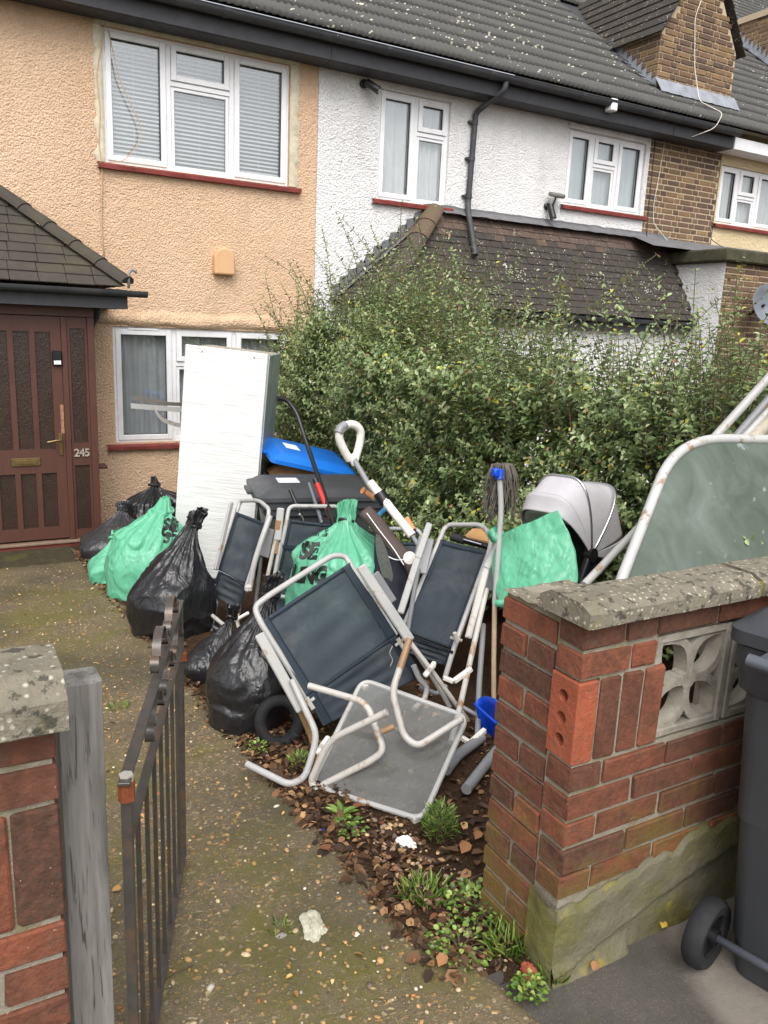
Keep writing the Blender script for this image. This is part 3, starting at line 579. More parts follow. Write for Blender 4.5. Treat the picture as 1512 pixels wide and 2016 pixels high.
# lean-to roof
EV = 7.86; LA = V(5.3, FY, 2.97); LC = V(4.36, EV, 1.91); FL = V(4.04, FY, 1.91); LS = (V(5.3, FY, 2.97) - V(5.3, EV, 1.91)).normalized(); LN = V(0, -LS.z, LS.y)
m = MB(); m.add([LC, (9.29, EV, 1.91), (9.29, FY, 2.97), LA, FL], [(0, 1, 2, 3), (0, 3, 4)]); m.add([LC + V(0, .02, -.03), (9.29, EV + .02, 1.88), (9.29, FY, 1.88), (4.06, FY, 1.88)], [(0, 1, 2, 3)]); lean = m.build('lean_to_roof', FASCIA, white)
sl_len = (V(5.3, FY, 2.97) - V(5.3, EV, 1.91)).length; NC = 13; gg = sl_len / NC; cnt = 0; rest = MB(); restr = MB()
Rf = Matrix((Vector((1, 0, 0)), LS, LN)).transposed() @ Matrix.Rotation(math.radians(-6), 3, 'X')
for k in range(NC):
    f = (k + .5) / NC; xl = LC.x + (LA.x - LC.x) * f; x = 9.29 - (.0825 if k % 2 else 0)
    while x - .165 > xl + .02:
        c = V(x - .0825, EV, 1.91) + LS * (gg * (k + .35)) + LN * (.018 + rnd.uniform(-.003, .004)); red = (k >= NC - 2) or (k == NC - 3 and rnd.random() < .3); mt = REDTILE if red else PLAINTILE
        if cnt < 270 and k >= 3 and inview(c): piece('tile', (.162, gg * 1.35, .015), .003, mt, lean, c, Rf, .0015); cnt += 1
        else: (restr if red else rest).box(c, (.162, gg * 1.35, .015), Rf)
        x -= .165
hd = (LC - FL).normalized(); HS = (LA - FL); HS = (HS - hd * HS.dot(hd)).normalized(); HN = hd.cross(HS); HN = HN if HN.z > 0 else -HN; Rh = Matrix((HS.cross(HN), HS, HN)).transposed() @ Matrix.Rotation(math.radians(-6), 3, 'X'); gh = .11
for k in range(NC):
    f = (k + .35) / NC; a, b = FL.lerp(LA, f), LC.lerp(LA, f); L = (b - a).length; nn0 = max(1, round(L / .165))
    for j in range(nn0): c = a.lerp(b, (j + .5) / nn0) + HN * .018; piece('tile', (L / nn0 - .003, gh * 1.4, .015), .003, REDTILE if k > 7 else PLAINTILE, lean, c, Rh, .0015)
stuff(rest.build('roof_tiling', PLAINTILE, lean))
if restr.v: stuff(restr.build('roof_tiling', REDTILE, lean))
def hip(parent, a, b, n, r, mat, mat2=None):
    d = (b - a).normalized(); side = d.cross(V(0, 0, 1)).normalized(); up = side.cross(d)
    for i in range(n):
        p, q = a + (b - a) * (i / n), a + (b - a) * ((i + 1.12) / n); m = MB(); K = 9
        vs = [(p if e == 0 else q) + side * math.cos(math.pi * k / (K - 1)) * (r + .012 * (1 - e) ) + up * (math.sin(math.pi * k / (K - 1)) * (r * .8) + .012 * (1 - e) - .02) for e in (0, 1) for k in range(K)]
        m.add(vs, [(k, k + 1, K + k + 1, K + k) for k in range(K - 1)] + [tuple(range(K))]); m.build('hip_tile', mat2 if (mat2 and i >= n - 2) else mat, parent, smooth=50)
hip(lean, LC + V(0, 0, .02), LA + V(0.03, -.05, .02), 6, .12, HIPTILE, REDHIP)
# stepped lead flashing up the left slope and along the top
m = MB(); n = 12
for i in range(n):
    p = V(4.05, FY - .012, 1.96) + (LA - FL) * (i / n); q = V(4.05, FY - .012, 1.96) + (LA - FL) * ((i + 1) / n)
    e = .05 + .035 * rnd.random(); m.add([p + V(0, 0, -.03), q + V(0, 0, -.03), q + V(0, 0, .05), p + V(0, 0, .05 + e), p + V(-.02, 0, .04)], [(0, 1, 2, 3, 4)])
    m.add([p + V(0, 0, -.03), q + V(0, 0, -.03), q + V(.05, -.14, .01), p + V(.05, -.14, .01)], [(0, 1, 2, 3)])
m.build('step_flashing', DLEAD, white)
m = MB(); m.grid(lambda u, v: (5.45 + 3.84 * u, FY - .012 - .12 * max(0, v - .4) * 1.6, 3.07 + .01 * nz(u * 30, 2) - .10 * v + .012 * nz(u * 18, v)), 60, 5); m.build('top_flashing', DLEAD, white)
m = MB(); m.bb(4.36, 9.28, EV + .03, EV + .055, 1.72, 1.885); m.build('lean_to_fascia', FASCIA, white)
m = MB(); m.prism([(EV - .03 + .05 * math.cos(a), 1.87 + .05 * math.sin(a)) for a in [math.pi + math.pi * k / 8 for k in range(9)]], 'x', 4.33, 9.28); m.build('lean_to_gutter', BLACKPVC, white, smooth=40)
m = MB(); wallgrid(m, 4.42, 9.285, -.7, 1.72, 8.0, [(6.1, 7.2, .5, 1.45)]); m.quad((4.42, 8.0, -.7), (4.15, FY, -.7), (4.15, FY, 1.72), (4.42, 8.0, 1.72)); m.build('lean_to_wall', WHITE_ST, white, fixn=False)
window(white, 6.1, 7.2, .5, 1.45, 8.0, [(6.1, 6.65, .5, 1.45, 1), (6.65, 7.2, .5, 1.45, 1)], (NETCURT, 0, .02))
# chimney gable on the roof
chp = [(8.87, 4.55), (10.36, 4.55), (10.36, 5.62), (9.615, 6.77), (8.87, 5.62)]
m = MB(); m.prism(chp, 'y', 8.612, 12.0); ch = m.build('chimney', YMORTAR, brown); nbr[0] = 140
brickwork(ch, 8.872, 10.358, 4.78, 6.7, 8.60, BROWN_BRICK, YMORTAR, 'y', .075, lambda x, z: z < 5.62 or abs(x - 9.615) < .745 - (z - 5.60) * .645, 440)
brickwork(ch, 8.615, 9.6, 4.78, 5.6, 8.858, BROWN_BRICK, YMORTAR, 'x', .075, lambda y, z: z > 4.66 + (y - 8.35) * .62, 440)
nt = 9
for k in range(nt):
    a = V(8.80, 0, 5.60) + (V(9.60, 0, 6.79) - V(8.80, 0, 5.56)) * (k / nt); dv = V(.80, 0, 1.23).normalized(); nn = V(-dv.z, 0, dv.x)
    for j in range(15):
        c = V(a.x, 8.53 + .1 + j * .22, a.z) + dv * .06 + nn * .02; piece('tile', (.215, .175, .014), .003, PLAINTILE, ch, c, Matrix((V(0, 1, 0), dv, nn)).transposed() @ Matrix.Rotation(math.radians(-6), 3, 'X'), .001)
    for j in range(9):
        a2 = V(10.43 - (a.x - 8.80), 0, a.z); dv2 = V(-dv.x, 0, dv.z); nn2 = V(nn.x * -1, 0, nn.z); c = V(a2.x, 8.53 + .1 + j * .22, a2.z) + dv2 * .06 + nn2 * .02
        if j < 2: piece('tile', (.215, .175, .014), .003, PLAINTILE, ch, c, Matrix((V(0, -1, 0), dv2, nn2)).transposed() @ Matrix.Rotation(math.radians(-6), 3, 'X'), .001)
m = MB(); zb = lambda y: EZ + (y - EY) * math.tan(PIT)
m.grid(lambda u, v: (8.82 + 1.6 * u, 8.592 - .13 * v, zb(8.6) + .15 - .19 * v + .01 * nz(u * 20, v * 2)), 30, 4); m.build('front_flashing', LEAD, ch)
m = MB()
for i in range(10):
    y = 8.6 + i * .1; z = zb(y) + .02; m.add([(8.852, y, z), (8.852, y + .1, z + .062), (8.852, y + .1, z + .12), (8.852, y, z + .17)], [(0, 1, 2, 3)]); m.add([(8.852, y, z + .03), (8.852, y + .1, z + .092), (8.74, y + .1, z + .10), (8.74, y, z + .04)], [(0, 1, 2, 3)])
m.build('side_flashing', LEAD, ch)
X2 = 14.05
m = MB(); m.prism([(X2, 4.9), (X2 + 1.5, 4.9), (X2 + 1.5, 7.55), (X2, 7.55)], 'y', 9.2, 13.5); m.bb(X2 - .05, X2 + 1.55, 9.14, 13.55, 7.555, 7.66); ch2 = m.build('chimney', YMORTAR, brown); nbr[0] = 300
brickwork(ch2, X2 + .002, X2 + 1.5, 5.2, 7.55, 9.186, BROWN_BRICK, YMORTAR, 'y', .075, None, 0)
brickwork(ch2, 9.2, 13.4, 5.4, 7.55, X2 - .012, BROWN_BRICK, YMORTAR, 'x', .075, lambda y, z: z > zb(y) - .05, 380)
m = MB()
for i in range(38):
    y = 9.2 + i * .1; z = zb(y) + .02; m.add([(X2 - .02, y, z), (X2 - .02, y + .1, z + .075), (X2 - .02, y + .1, z + .16), (X2 - .02, y, z + .24)], [(0, 1, 2, 3)]); m.add([(X2 - .02, y, z + .03), (X2 - .02, y + .1, z + .105), (X2 - .16, y + .1, z + .11), (X2 - .16, y, z + .05)], [(0, 1, 2, 3)])
m.build('side_flashing', LEAD, ch2)
cable(brown, [(9.6, 8.58, 6.4), (9.42, 8.58, 5.9), (9.5, 8.56, 5.3), (9.55, 8.45, 4.85), (9.56, 8.03, 4.62), (9.45, 8.04, 4.42), (9.2, 8.2, 4.3)], .006, CABW)
cable(brown, [(9.02, FY - .01, 4.3), (8.98, FY - .02, 3.9), (8.93, FY - .02, 3.45), (8.96, FY - .02, 3.2), (9.25, FY - .1, 2.95), (9.4, FY - .3, 2.86)], .005, CABW)
cable(brown, [(8.84, FY - .01, 4.3), (8.84, FY - .02, 3.5), (8.86, FY - .02, 3.0), (8.84, FY - .3, 2.72)], .006, CABD)
cable(brown, [(10.15, FY - .02, 3.4), (10.13, FY - .03, 3.1), (10.28, FY - .3, 2.9)], .006, CABD)
m = MB(); m.bb(7.60, 7.70, 8.07, 8.2, 4.36, 4.50, .01); m.build('alarm_box', UPVC, white)
# wall-mounted things
def seccam(label, p, dirv, lamp=False):
    t = thing('security_camera', label, 'camera', p); p = Vector(p); d = Vector(dirv).normalized()
    m = MB(); m.lathe([(0, 0), (.045, 0), (.045, -.03), (.03, -.045), (0, -.045)], p + V(0, .01, 0), (0, 1, 0)); m.build('mount', BLACKPL, t, smooth=40)
    m = MB(); m.tube([p + V(0, -.04, 0), p + V(0, -.08, 0) + d * .03], .018, 8); m.tube([p + V(0, -.07, 0) + d * .0, p + V(0, -.07, 0) + d * .17], .042, 14); m.build('body', BLACKPL, t, smooth=40)
    m = MB(); e = p + V(0, -.07, 0) + d * .171; m.tube([e, e + d * .004], .025, 12); m.build('lens', CHROME, t)
    if lamp:
        m = MB(); m.box(p + V(.06, -.11, .13), (.20, .13, .05), Matrix.Rotation(.3, 3, 'X'), .015); m.build('lamp_head', plain('grey_lamp', lin(112, 110, 106), .5), t)
        m = MB(); m.tube([p + V(.02, -.09, 0), p + V(.05, -.11, .11)], .012, 8); m.build('bracket', BLACKPL, t)
    return t
seccam('small black camera high on white wall beside tall narrow window', (4.36, FY - .03, 4.19), (.55, -.6, -.5))
seccam('black floodlight camera on white wall below the wide upstairs window', (7.05, FY - .012, 3.22), (.05, -.4, -.9), True)
t = thing('wall_light', 'round black wall light on the white lean-to wall behind hedge tops', 'light', (7.6, 7.99, 1.62)); m = MB(); c = D(1107, 651, 7.99)
m.lathe([(.0, -.06), (.075, -.06), (.085, -.03), (.085, .0)], c, (0, 1, 0), 20); m.build('casing', BLACKPL, t, smooth=40); m = MB(); m.lathe([(.0, 0), (.045, 0)], c + V(0, -.063, 0), (0, 1, 0), 16); m.build('lens', PAPER, t)
t = thing('satellite_dish', 'grey satellite dish on brown brick bay at the right edge', 'dish', D(1505, 600, 7.2)); c = D(1507, 600, 7.15); ax = V(-.15, -.95, .3)
m = MB(); m.lathe([(0, .09), (.1, .075), (.2, .03), (.27, -.02), (.275, -.02), (.2, .045), (0, .105)], c + V(.05, 0, 0), -ax, 28); m.build('dish', plain('grey_dish', lin(110, 116, 122), .6), t, smooth=40)
m = MB(); m.tube([c + V(.05, .05, 0), c + V(.1, .3, -.12)], .02, 8); m.tube([c + V(.03, 0, -.25), c + V(-.02, -.33, -.16)], .012, 8); m.box(c + V(-.02, -.36, -.15), (.07, .1, .07), None, .01); m.build('arm', BLACKPL, t)
# ------------------------------------------------------------------ porch
porch = thing('porch', 'brown wooden porch with tiled hipped roof and glazed front door numbered 245', 'porch', (.8, 7.75, -.5)); PY = 7.75
m = MB(); m.bb(1.285, 1.345, PY, PY + .09, -.44, 1.60, .004); m.bb(1.063, 1.112, PY + .005, PY + .085, -.44, 1.60, .004); m.bb(-1.2, 1.345, PY - .006, PY + .095, 1.60, 1.70, .004); m.bb(.16, .222, PY + .005, PY + .085, -.44, 1.60, .004); m.build('frame', DOORWOOD, porch)
m = MB(); m.bb(-1.2, .155, PY + .03, PY + .07, -.44, 1.6); m.build('side_panel', DOORWOOD, porch); m = MB(); m.bb(1.30, 1.34, PY + .091, FY - .003, -.5, 1.7); m.build('side_panel', DOORWOOD, porch)
m = MB(); m.bb(1.113, 1.284, PY + .02, PY + .06, 1.50, 1.598); m.bb(1.113, 1.284, PY + .02, PY + .06, .26, .47); m.bb(1.113, 1.284, PY + .02, PY + .06, -.44, -.35); m.bb(1.113, 1.135, PY + .022, PY + .058, -.35, 1.5); m.bb(1.262, 1.284, PY + .022, PY + .058, -.35, 1.5); sdl = m.build('side_light', DOORWOOD, porch)
m = MB(); m.bb(1.136, 1.261, PY + .035, PY + .041, .471, 1.499); m.build('pane', OBSCURE, sdl); m = MB(); m.bb(1.136, 1.261, PY + .035, PY + .041, -.349, .259); m.build('pane', OBSCURE, sdl)
dxc = [.385, .56, .735, .91]; pw = .064; m = MB()
m.bb(.224, .224 + .097, PY + .02, PY + .064, -.42, 1.595); m.bb(.974, 1.061, PY + .02, PY + .064, -.42, 1.595)
for (a, b) in ((1.46, 1.595), (.20, .42), (-.42, -.31)): m.bb(.321, .974, PY + .021, PY + .063, a, b)
for a, b in zip(dxc, dxc[1:]):
    for z0, z1 in ((.42, 1.46), (-.31, .20)): m.bb(a + pw, b - pw, PY + .022, PY + .062, z0, z1)
dr = m.build('door', DOORWOOD, porch)
for x in dxc:
    for z0, z1 in ((.42, 1.46), (-.31, .20)): m = MB(); m.bb(x - pw + .0005, x + pw - .0005, PY + .038, PY + .044, z0, z1); m.build('pane', OBSCURE, dr)
m = MB(); m.bb(.60, .84, PY + .008, PY + .0205, .275, .345, .003); m.bb(.625, .815, PY + .004, PY + .0085, .29, .33, .002); m.build('letter_plate', BRASS, dr)
m = MB(); m.bb(1.004, 1.038, PY + .012, PY + .0205, .36, .56, .003); m.tube(fillet([(1.02, PY + .012, .50), (1.02, PY - .035, .50), (.985, PY - .04, .505), (.90, PY - .038, .49)], .02), .009, 8); m.tube([(1.021, PY + .0115, .43), (1.021, PY + .010, .43)], .012, 10); m.build('handle', BRASS, dr, smooth=40)
m = MB(); m.bb(.98, 1.06, PY - .02, PY + .0195, 1.17, 1.30, .008); sl_ = m.build('doorbell_light', BLACKPL, dr); m = MB(); m.bb(.99, 1.05, PY - .024, PY - .0201, 1.18, 1.215, .002); m.build('sensor', PAPER, dr)
m = MB(); m.bb(1.03, 1.058, PY + .0165, PY + .0205, .56, .82, .001); m.build('worn_patch', plain('bare_scuffed_wood', lin(150, 112, 82), .85, 0, .3, 40), dr)
m = MB(); m.bb(-1.2, 1.36, PY - .03, PY + .12, -.465, -.44, .006); m.build('threshold', plain('worn_timber_sill', lin(120, 100, 84), .8, 0, .2, 20), porch)
m = MB(); m.bb(-1.2, 1.36, PY - .012, PY + .6, -.7, -.466); m.build('red_step', plain('red_painted_plinth', lin(112, 46, 38), .75, 0, .2, 16), porch)
def textmesh(s, size, depth=.0, bold=0.0, shear=0.0):
    c = bpy.data.curves.new('t', 'FONT'); c.body = s; c.size = size; c.extrude = depth; c.offset = bold; c.shear = shear; c.align_x = 'CENTER'; c.align_y = 'CENTER'
    o = bpy.data.objects.new('t', c); COL.objects.link(o); dg = bpy.context.evaluated_depsgraph_get(); dg.update(); me = bpy.data.meshes.new_from_object(o.evaluated_get(dg)); bpy.data.objects.remove(o); bpy.data.curves.remove(c); return me
DIGM = plain('silver_digit', lin(186, 176, 164), .4, .5)
for ch_, x in (('2', 1.155), ('4', 1.20), ('5', 1.245)):
    me = textmesh(ch_, .10, .004, .002); me.materials.clear(); me.materials.append(DIGM); o = link('digit', me, porch); o.matrix_basis = Matrix.Translation((x, PY + .012, .375)) @ Matrix.Rotation(math.pi / 2, 4, 'X')
# porch roof
PE, PZ0 = 7.58, 1.885; PA = V(.70, FY, 2.63); PC = V(1.60, PE, PZ0); PS = V(0, FY - PE, 2.63 - PZ0).normalized(); PN = V(0, -PS.z, PS.y)
m = MB(); m.add([(-3, PE, PZ0), PC, PA, (-3, FY, 2.63), (1.60, FY, PZ0)], [(0, 1, 2, 3), (1, 4, 2)]); m.add([(-3, PE + .02, PZ0 - .03), (1.58, PE + .02, PZ0 - .03), (1.58, FY, PZ0 - .03), (-3, FY, PZ0 - .03)], [(0, 1, 2, 3)]); proof = m.build('roof', FASCIA, porch)
pl = V(0, FY - PE, 2.63 - PZ0).length; NP = 9; gp_ = pl / NP; Rp = Matrix((Vector((1, 0, 0)), PS, PN)).transposed() @ Matrix.Rotation(math.radians(-5), 3, 'X')
for k in range(NP):
    xr = PC.x + (PA.x - PC.x) * (k + .35) / NP; x = xr + .09 - (.0 if k % 2 else .1)
    L0 = True
    while x > -.5:
        L = .225; c = V(x - L / 2, PE, PZ0) + PS * (gp_ * (k + .32)) + PN * (.018 + rnd.uniform(-.002, .003)); piece('tile', (L - .004, gp_ * 1.3, .014), .003, PORCHTILE, proof, c, Rp, .0015); x -= L
hip(proof, PC + V(.01, -.01, .03), PA + V(0, -.02, .05), 5, .085, PORCHTILE)
m = MB(); m.prism([(PE - .05 + .055 * math.cos(a), PZ0 - .04 + .055 * math.sin(a)) for a in [math.pi + math.pi * k / 8 for k in range(9)]], 'x', -3, 1.77); m.build('gutter', BLACKPVC, porch, smooth=40)
m = MB(); m.bb(-3, 1.61, PE + .0, PE + .025, PZ0 - .20, PZ0 - .035); m.bb(1.585, 1.61, PE + .026, FY - .01, PZ0 - .20, PZ0 - .035); m.bb(-3, 1.58, PE + .027, PY + .2, PZ0 - .185, PZ0 - .175); m.build('fascia', FASCIA, porch)
m = MB(); m.tube(fillet([V(1.62, PE - .02, PZ0 - .02), V(1.62, PE - .02, PZ0 + .10), V(1.65, PE - .02, PZ0 + .15), V(1.69, PE - .02, PZ0 + .12)], .03), .012, 8); m.build('hook', GREYTUBE, porch, smooth=True)
m = MB(); m.tube([(1.39, 7.9, 1.70), (1.40, 7.95, 1.62), (1.38, 8.2, 1.5)], .04, 10); m.build('corner_pipe', BLACKPVC, porch, smooth=True)
m = MB(); m.bb(1.345, 1.44, PY + .1, PY + .25, .20, .23, .004); m.build('ledge', DOORWOOD, porch)
# ------------------------------------------------------------------ front garden wall on the right
WX, WY = 1.29, 1.287
gw = thing('garden_wall', 'red brick garden wall with pierced concrete blocks and stone coping, right of gateway', 'wall', (WX, WY, 0)); CO = .075
m = MB(); m.bb(WX + .008, 1.545, WY + .008, WY + .098, .0, .602); m.bb(WX + .07, 1.545, WY + .008, WY + .098, .602, .823); m.bb(WX + .008, 1.545, WY + .008, WY + .098, .823, .972); m.bb(1.545, 5.0, WY + .008, WY + .098, 0, .60); m.bb(1.545, 5.0, WY + .008, WY + .098, .902, .972); core = m.build('wall_core', MORTAR, gw)
def stretch(z, x0, lens, face=WY, dep=.09):
    x = x0
    for L in lens: piece('brick', (L, dep, .062), .0035, RED_BRICK, core, (x + L / 2, face + dep / 2 - rnd.uniform(-.002, .003), z + .0325 + rnd.uniform(-.0015, .0015)), Matrix.Rotation(rnd.uniform(-.006, .006), 3, 'Y'), .0022); x += L + .010
z0 = .225
for k in range(10):
    z = z0 + k * CO + .005
    n = 6
    if k == 0: stretch(z, WX, [.1025] + [.215] * n)
    elif k in (5, 6, 7): continue
    elif k == 8: stretch(z, WX, [.16, .0815])
    elif k == 9: stretch(z, WX, [.13, .10] + [.215] * n)
    else: stretch(z, WX, ([.1025] if k % 2 == 0 else []) + [.215] * (n + 1) if k < 5 else [])
def frogged():               # brick on end, its perforated bed face to the gateway
    m = MB(); R = .017; hs = [(-.055), 0.0, .055]; d = .065; W, Hh = .1025, .215; seg = 14
    bm = bmesh.new(); bmesh.ops.create_cube(bm, size=1); bmesh.ops.scale(bm, vec=(d, W, Hh), verts=bm.verts); bmesh.ops.bevel(bm, geom=bm.edges[:], offset=.004, segments=1, affect='EDGES'); me = bpy.data.meshes.new('brick'); bm.to_mesh(me); bm.free(); return me
me = frogged(); me.materials.append(BRIGHT_BRICK); o = link('brick', me, core); o.location = (WX + .0325, WY + .0505, z0 + 5 * CO + .1125); o.scale = (1, .985, 1)
hm = bpy.data.meshes.new('holes')
hb = MB()
for h in (-.058, 0, .058): hb.tube([(WX - .02, WY + .052, z0 + 5 * CO + .1125 + h), (WX + .05, WY + .052, z0 + 5 * CO + .1125 + h)], .0165, 14)
ho = hb.build('cutter', MORTAR, None); md = o.modifiers.new('holes', 'BOOLEAN'); md.object = ho; md.operation = 'DIFFERENCE'; md.solver = 'EXACT'
dg = bpy.context.evaluated_depsgraph_get(); dg.update(); nm = bpy.data.meshes.new_from_object(o.evaluated_get(dg)); o.modifiers.clear(); o.data = nm; bpy.data.objects.remove(ho)
if not o.data.materials: o.data.materials.append(BRIGHT_BRICK)
for i in range(3): piece('brick', (.066, .09, .215), .005, RED_BRICK, core, (WX + .0735 + .033 + i * .0755, WY + .045, z0 + 5 * CO + .1125), None, .002)
# pierced blocks
def petal(n=22, bulge=.42, L=.185):
    pts = []
    for s in (1, -1):
        for i in range(n + 1):
            t = i / n if s == 1 else 1 - i / n; pts.append((L * t, s * L * bulge * math.sin(math.pi * t) ** .85 * .62))
    return pts
def block(x0, z0_, S=.288):
    yf, yb = WY + .012, WY + .092; m = MB(); e = .022
    m.bb(x0, x0 + e, yf, yb, z0_, z0_ + S, .003); m.bb(x0 + S - e, x0 + S, yf, yb, z0_, z0_ + S, .003); m.bb(x0 + e, x0 + S - e, yf + .001, yb, z0_, z0_ + e, .003); m.bb(x0 + e, x0 + S - e, yf + .001, yb, z0_ + S - e, z0_ + S, .003)
    b = m.build('pierced_block', BLOCKM, gw); cx, cz = x0 + S / 2, z0_ + S / 2; Ld = (S / 2 - e) * 1.41 + .004
    for q in range(4):
        a = math.pi / 4 + q * math.pi / 2; ca, sa = math.cos(a), math.sin(a); pm_ = MB(); n = 16; w = .0115; B = Ld * .31
        for s in (1, -1):
            rows = []
            for i in range(n + 1):
                t = i / n; x = Ld * t; y = s * B * math.sin(math.pi * t) ** .9
                dx = Ld; dy = s * B * math.pi * math.cos(math.pi * t) * .9; l = math.hypot(dx, dy); nx, ny = -dy / l, dx / l
                rows.append(((x + nx * w, y + ny * w), (x - nx * w, y - ny * w)))
            vs = []
            for (p, r_) in rows:
                for (u_, v_) in (p, r_):
                    for yy in (yf + .008, yf + .052): vs.append((cx + u_ * ca - v_ * sa, yy + (rnd.uniform(-.0006, .0006)), cz + u_ * sa + v_ * ca))
            fs = []
            for i in range(n):
                a_, b_ = i * 4, (i + 1) * 4; fs += [(a_, b_, b_ + 2, a_ + 2), (a_ + 1, a_ + 3, b_ + 3, b_ + 1), (a_, a_ + 1, b_ + 1, b_), (a_ + 2, b_ + 2, b_ + 3, a_ + 3)]
            pm_.add(vs, fs)
        pm_.build('petal', BLOCKM, b, smooth=50)
    c = MB(); c.lathe([(0, 0), (.026, 0), (.026, .04), (0, .04)], (cx, yf + .0065, cz), (0, 1, 0), 14); c.build('boss', BLOCKM, b)
for i in range(6): block(1.552 + i * .298, .606)
# coping slabs
def coping(parent, x0, x1, yc, z, wy=.175, h0=.034, h1=.054, endcut=0):
    m = MB(); n = 24; pr = [(-wy / 2, 0), (-wy / 2, h0), (-wy * .28, h1), (wy * .28, h1), (wy / 2, h0), (wy / 2, 0)]
    m.grid(lambda u, v: (lambda p: (x0 + (x1 - x0) * u + .003 * nz(v * 7, u * 5, 1, 3), yc + p[0] + .003 * nz(u * 14, v * 5, 1, 1), z + p[1] + .003 * nz(u * 17, v * 3, 1, 2)))(pr[min(5, int(round(v * 5)))]), n, 6)
    k = len(m.v) - n * 6; m.f.append(tuple(k + j * n for j in range(6))); m.f.append(tuple(k + j * n + n - 1 for j in range(6))); m.f.append((k, k + n - 1, k + 5 * n + n - 1, k + 5 * n)); m.mi += [0] * 3
    return m.build('coping_slab', CAP, parent)
coping(gw, WX - .025, 1.865, WY + .052, .974); coping(gw, 1.880, 2.75, WY + .052, .975); coping(gw, 2.765, 3.8, WY + .052, .974)
mj = MB(); mj.bb(1.8655, 1.8795, WY - .03, WY + .134, .975, 1.012); mj.build('mossy_joint', plain('yellow_moss', lin(118, 108, 52), .95, 0, .3, 40, .1, .8), gw)
# rendered, mossy foot of the wall
def edgez(x): return .215 + .085 * max(0, min(1, (x - 1.45) / .45)) + .045 * nz(x * 7, 1) + .025 * nz(x * 19, 2)
m = MB()
def rf(u, v):
    x = WX - .012 + 2.6 * u ** 1.3; zt = edgez(x); z = -.02 + (zt + .02) * v
    step = .012 if (z < .20 - (x - 1.3) * .12 + .05 * nz(x * 5, 7)) else .0
    th = .010 + .010 * nz(x * 4, z * 4, 1, 4) + .004 * nz(x * 22, z * 22, 1, 5) ; step2 = .010 if z < .26 * (x - 1.30) + .02 else 0
    return (x, WY - max(.003, th + .004 - step2) * (1 if v < .97 else -.2) - .02 * max(0, (.05 - z) / .05) * (x < 1.55), z)
m.grid(rf, 150, 40); m.build('render_plinth', RENDER, gw, smooth=True)
m = MB()
m.grid(lambda u, v: (WX - .006 - .010 * math.sin(math.pi * min(1, u + .15)) - .004 * nz(u * 4, v * 6), WY - .015 + .115 * u, -.02 + (.232 + .02 * nz(u * 5, 3)) * v), 14, 24); m.build('render_end', RENDER, gw, smooth=True)
# pier behind the end of the wall
m = MB(); m.bb(WX + .018, WX + .23, WY + .106, WY + .315, -.05, .955); pc = m.build('pier', MORTAR, gw)
for k in range(13):
    z = -.03 + k * CO + .005; zc = z + .0325; fx = WX + .008
    if k % 2 == 0: piece('brick', (.09, .213, .062), .004, RED_BRICK, pc, (fx + .045, WY + .104 + .1075, zc), Matrix.Rotation(rnd.uniform(-.008, .008), 3, 'X'), .0025)
    else:
        for j in range(2): piece('brick', (.09, .100, .062), .004, RED_BRICK, pc, (fx + .045 + rnd.uniform(-.003, .003), WY + .104 + .051 + j * .1125, zc), None, .0025)
m = MB(); m.grid(lambda u, v: (WX + .006 + .235 * u, WY + .098 + .225 * v, .955 + .006 * nz(u * 4, v * 4) + .004 * nz(u * 11, v * 11, 1, 4)), 14, 14); m.build('mortar_top', CAP, pc)
# ------------------------------------------------------------------ left pier
lp = thing('gate_pier', 'red brick pier with stone cap at the bottom left corner', 'pier', (-.05, 1.29, 0)); LY = 1.29; LX = .142
m = MB(); m.bb(-1.2, LX - .008, LY + .008, LY + .098, -.02, .985); lc = m.build('pier_core', MORTAR, lp)
for k in range(13):
    z = .0 + k * CO + .008
    if k in (8, 9, 10): continue
    x = LX; seq = [.215] * 6 if k % 2 else [.1025] + [.215] * 5
    for L in seq: piece('brick', (L, .09, .062), .004, RED_BRICK, lc, (x - L / 2, LY + .045, z + .0325), None, .0022); x -= L + .01
for i in range(17):
    w_ = .075 if i == 0 else .066; piece('brick', (w_, .09, .215), .005, RED_BRICK, lc, (LX - .0375 - i * .0765, LY + .045, .008 + 8 * CO + .1075), None, .002)
coping(lp, -1.2, LX + .012, LY + .045, .986, .21, .05, .085)
# ------------------------------------------------------------------ timber gate post
m = MB()
def postf(u, v):
    a = u * 4; c = int(a) % 4; f = a - int(a); cs = [(-1, -1), (1, -1), (1, 1), (-1, 1)]; p, q = cs[c], cs[(c + 1) % 4]
    x = p[0] + (q[0] - p[0]) * f; y = p[1] + (q[1] - p[1]) * f; r = 1 - .035 * (max(abs(x), abs(y)) > .97 and min(abs(x), abs(y)) > .9)
    z = -.05 + 1.03 * v; return (.196 + x * .0385 * r + .0015 * nz(x * 3, z * 2.5), 1.438 + y * .0385 * r + .0015 * nz(y * 3, z * 2.5, 1, 4), z)
m.grid(postf, 48, 50, True); n0 = len(m.v) - 48; m.v.append((.196, 1.438, .984)); m.f += [(n0 + i, n0 + (i + 1) % 48, len(m.v) - 1) for i in range(48)]; m.mi += [0] * 48
tag(m.build('gate_post', GREYWOOD, None, smooth=35), 'weathered grey timber post standing against the left brick pier', 'post')
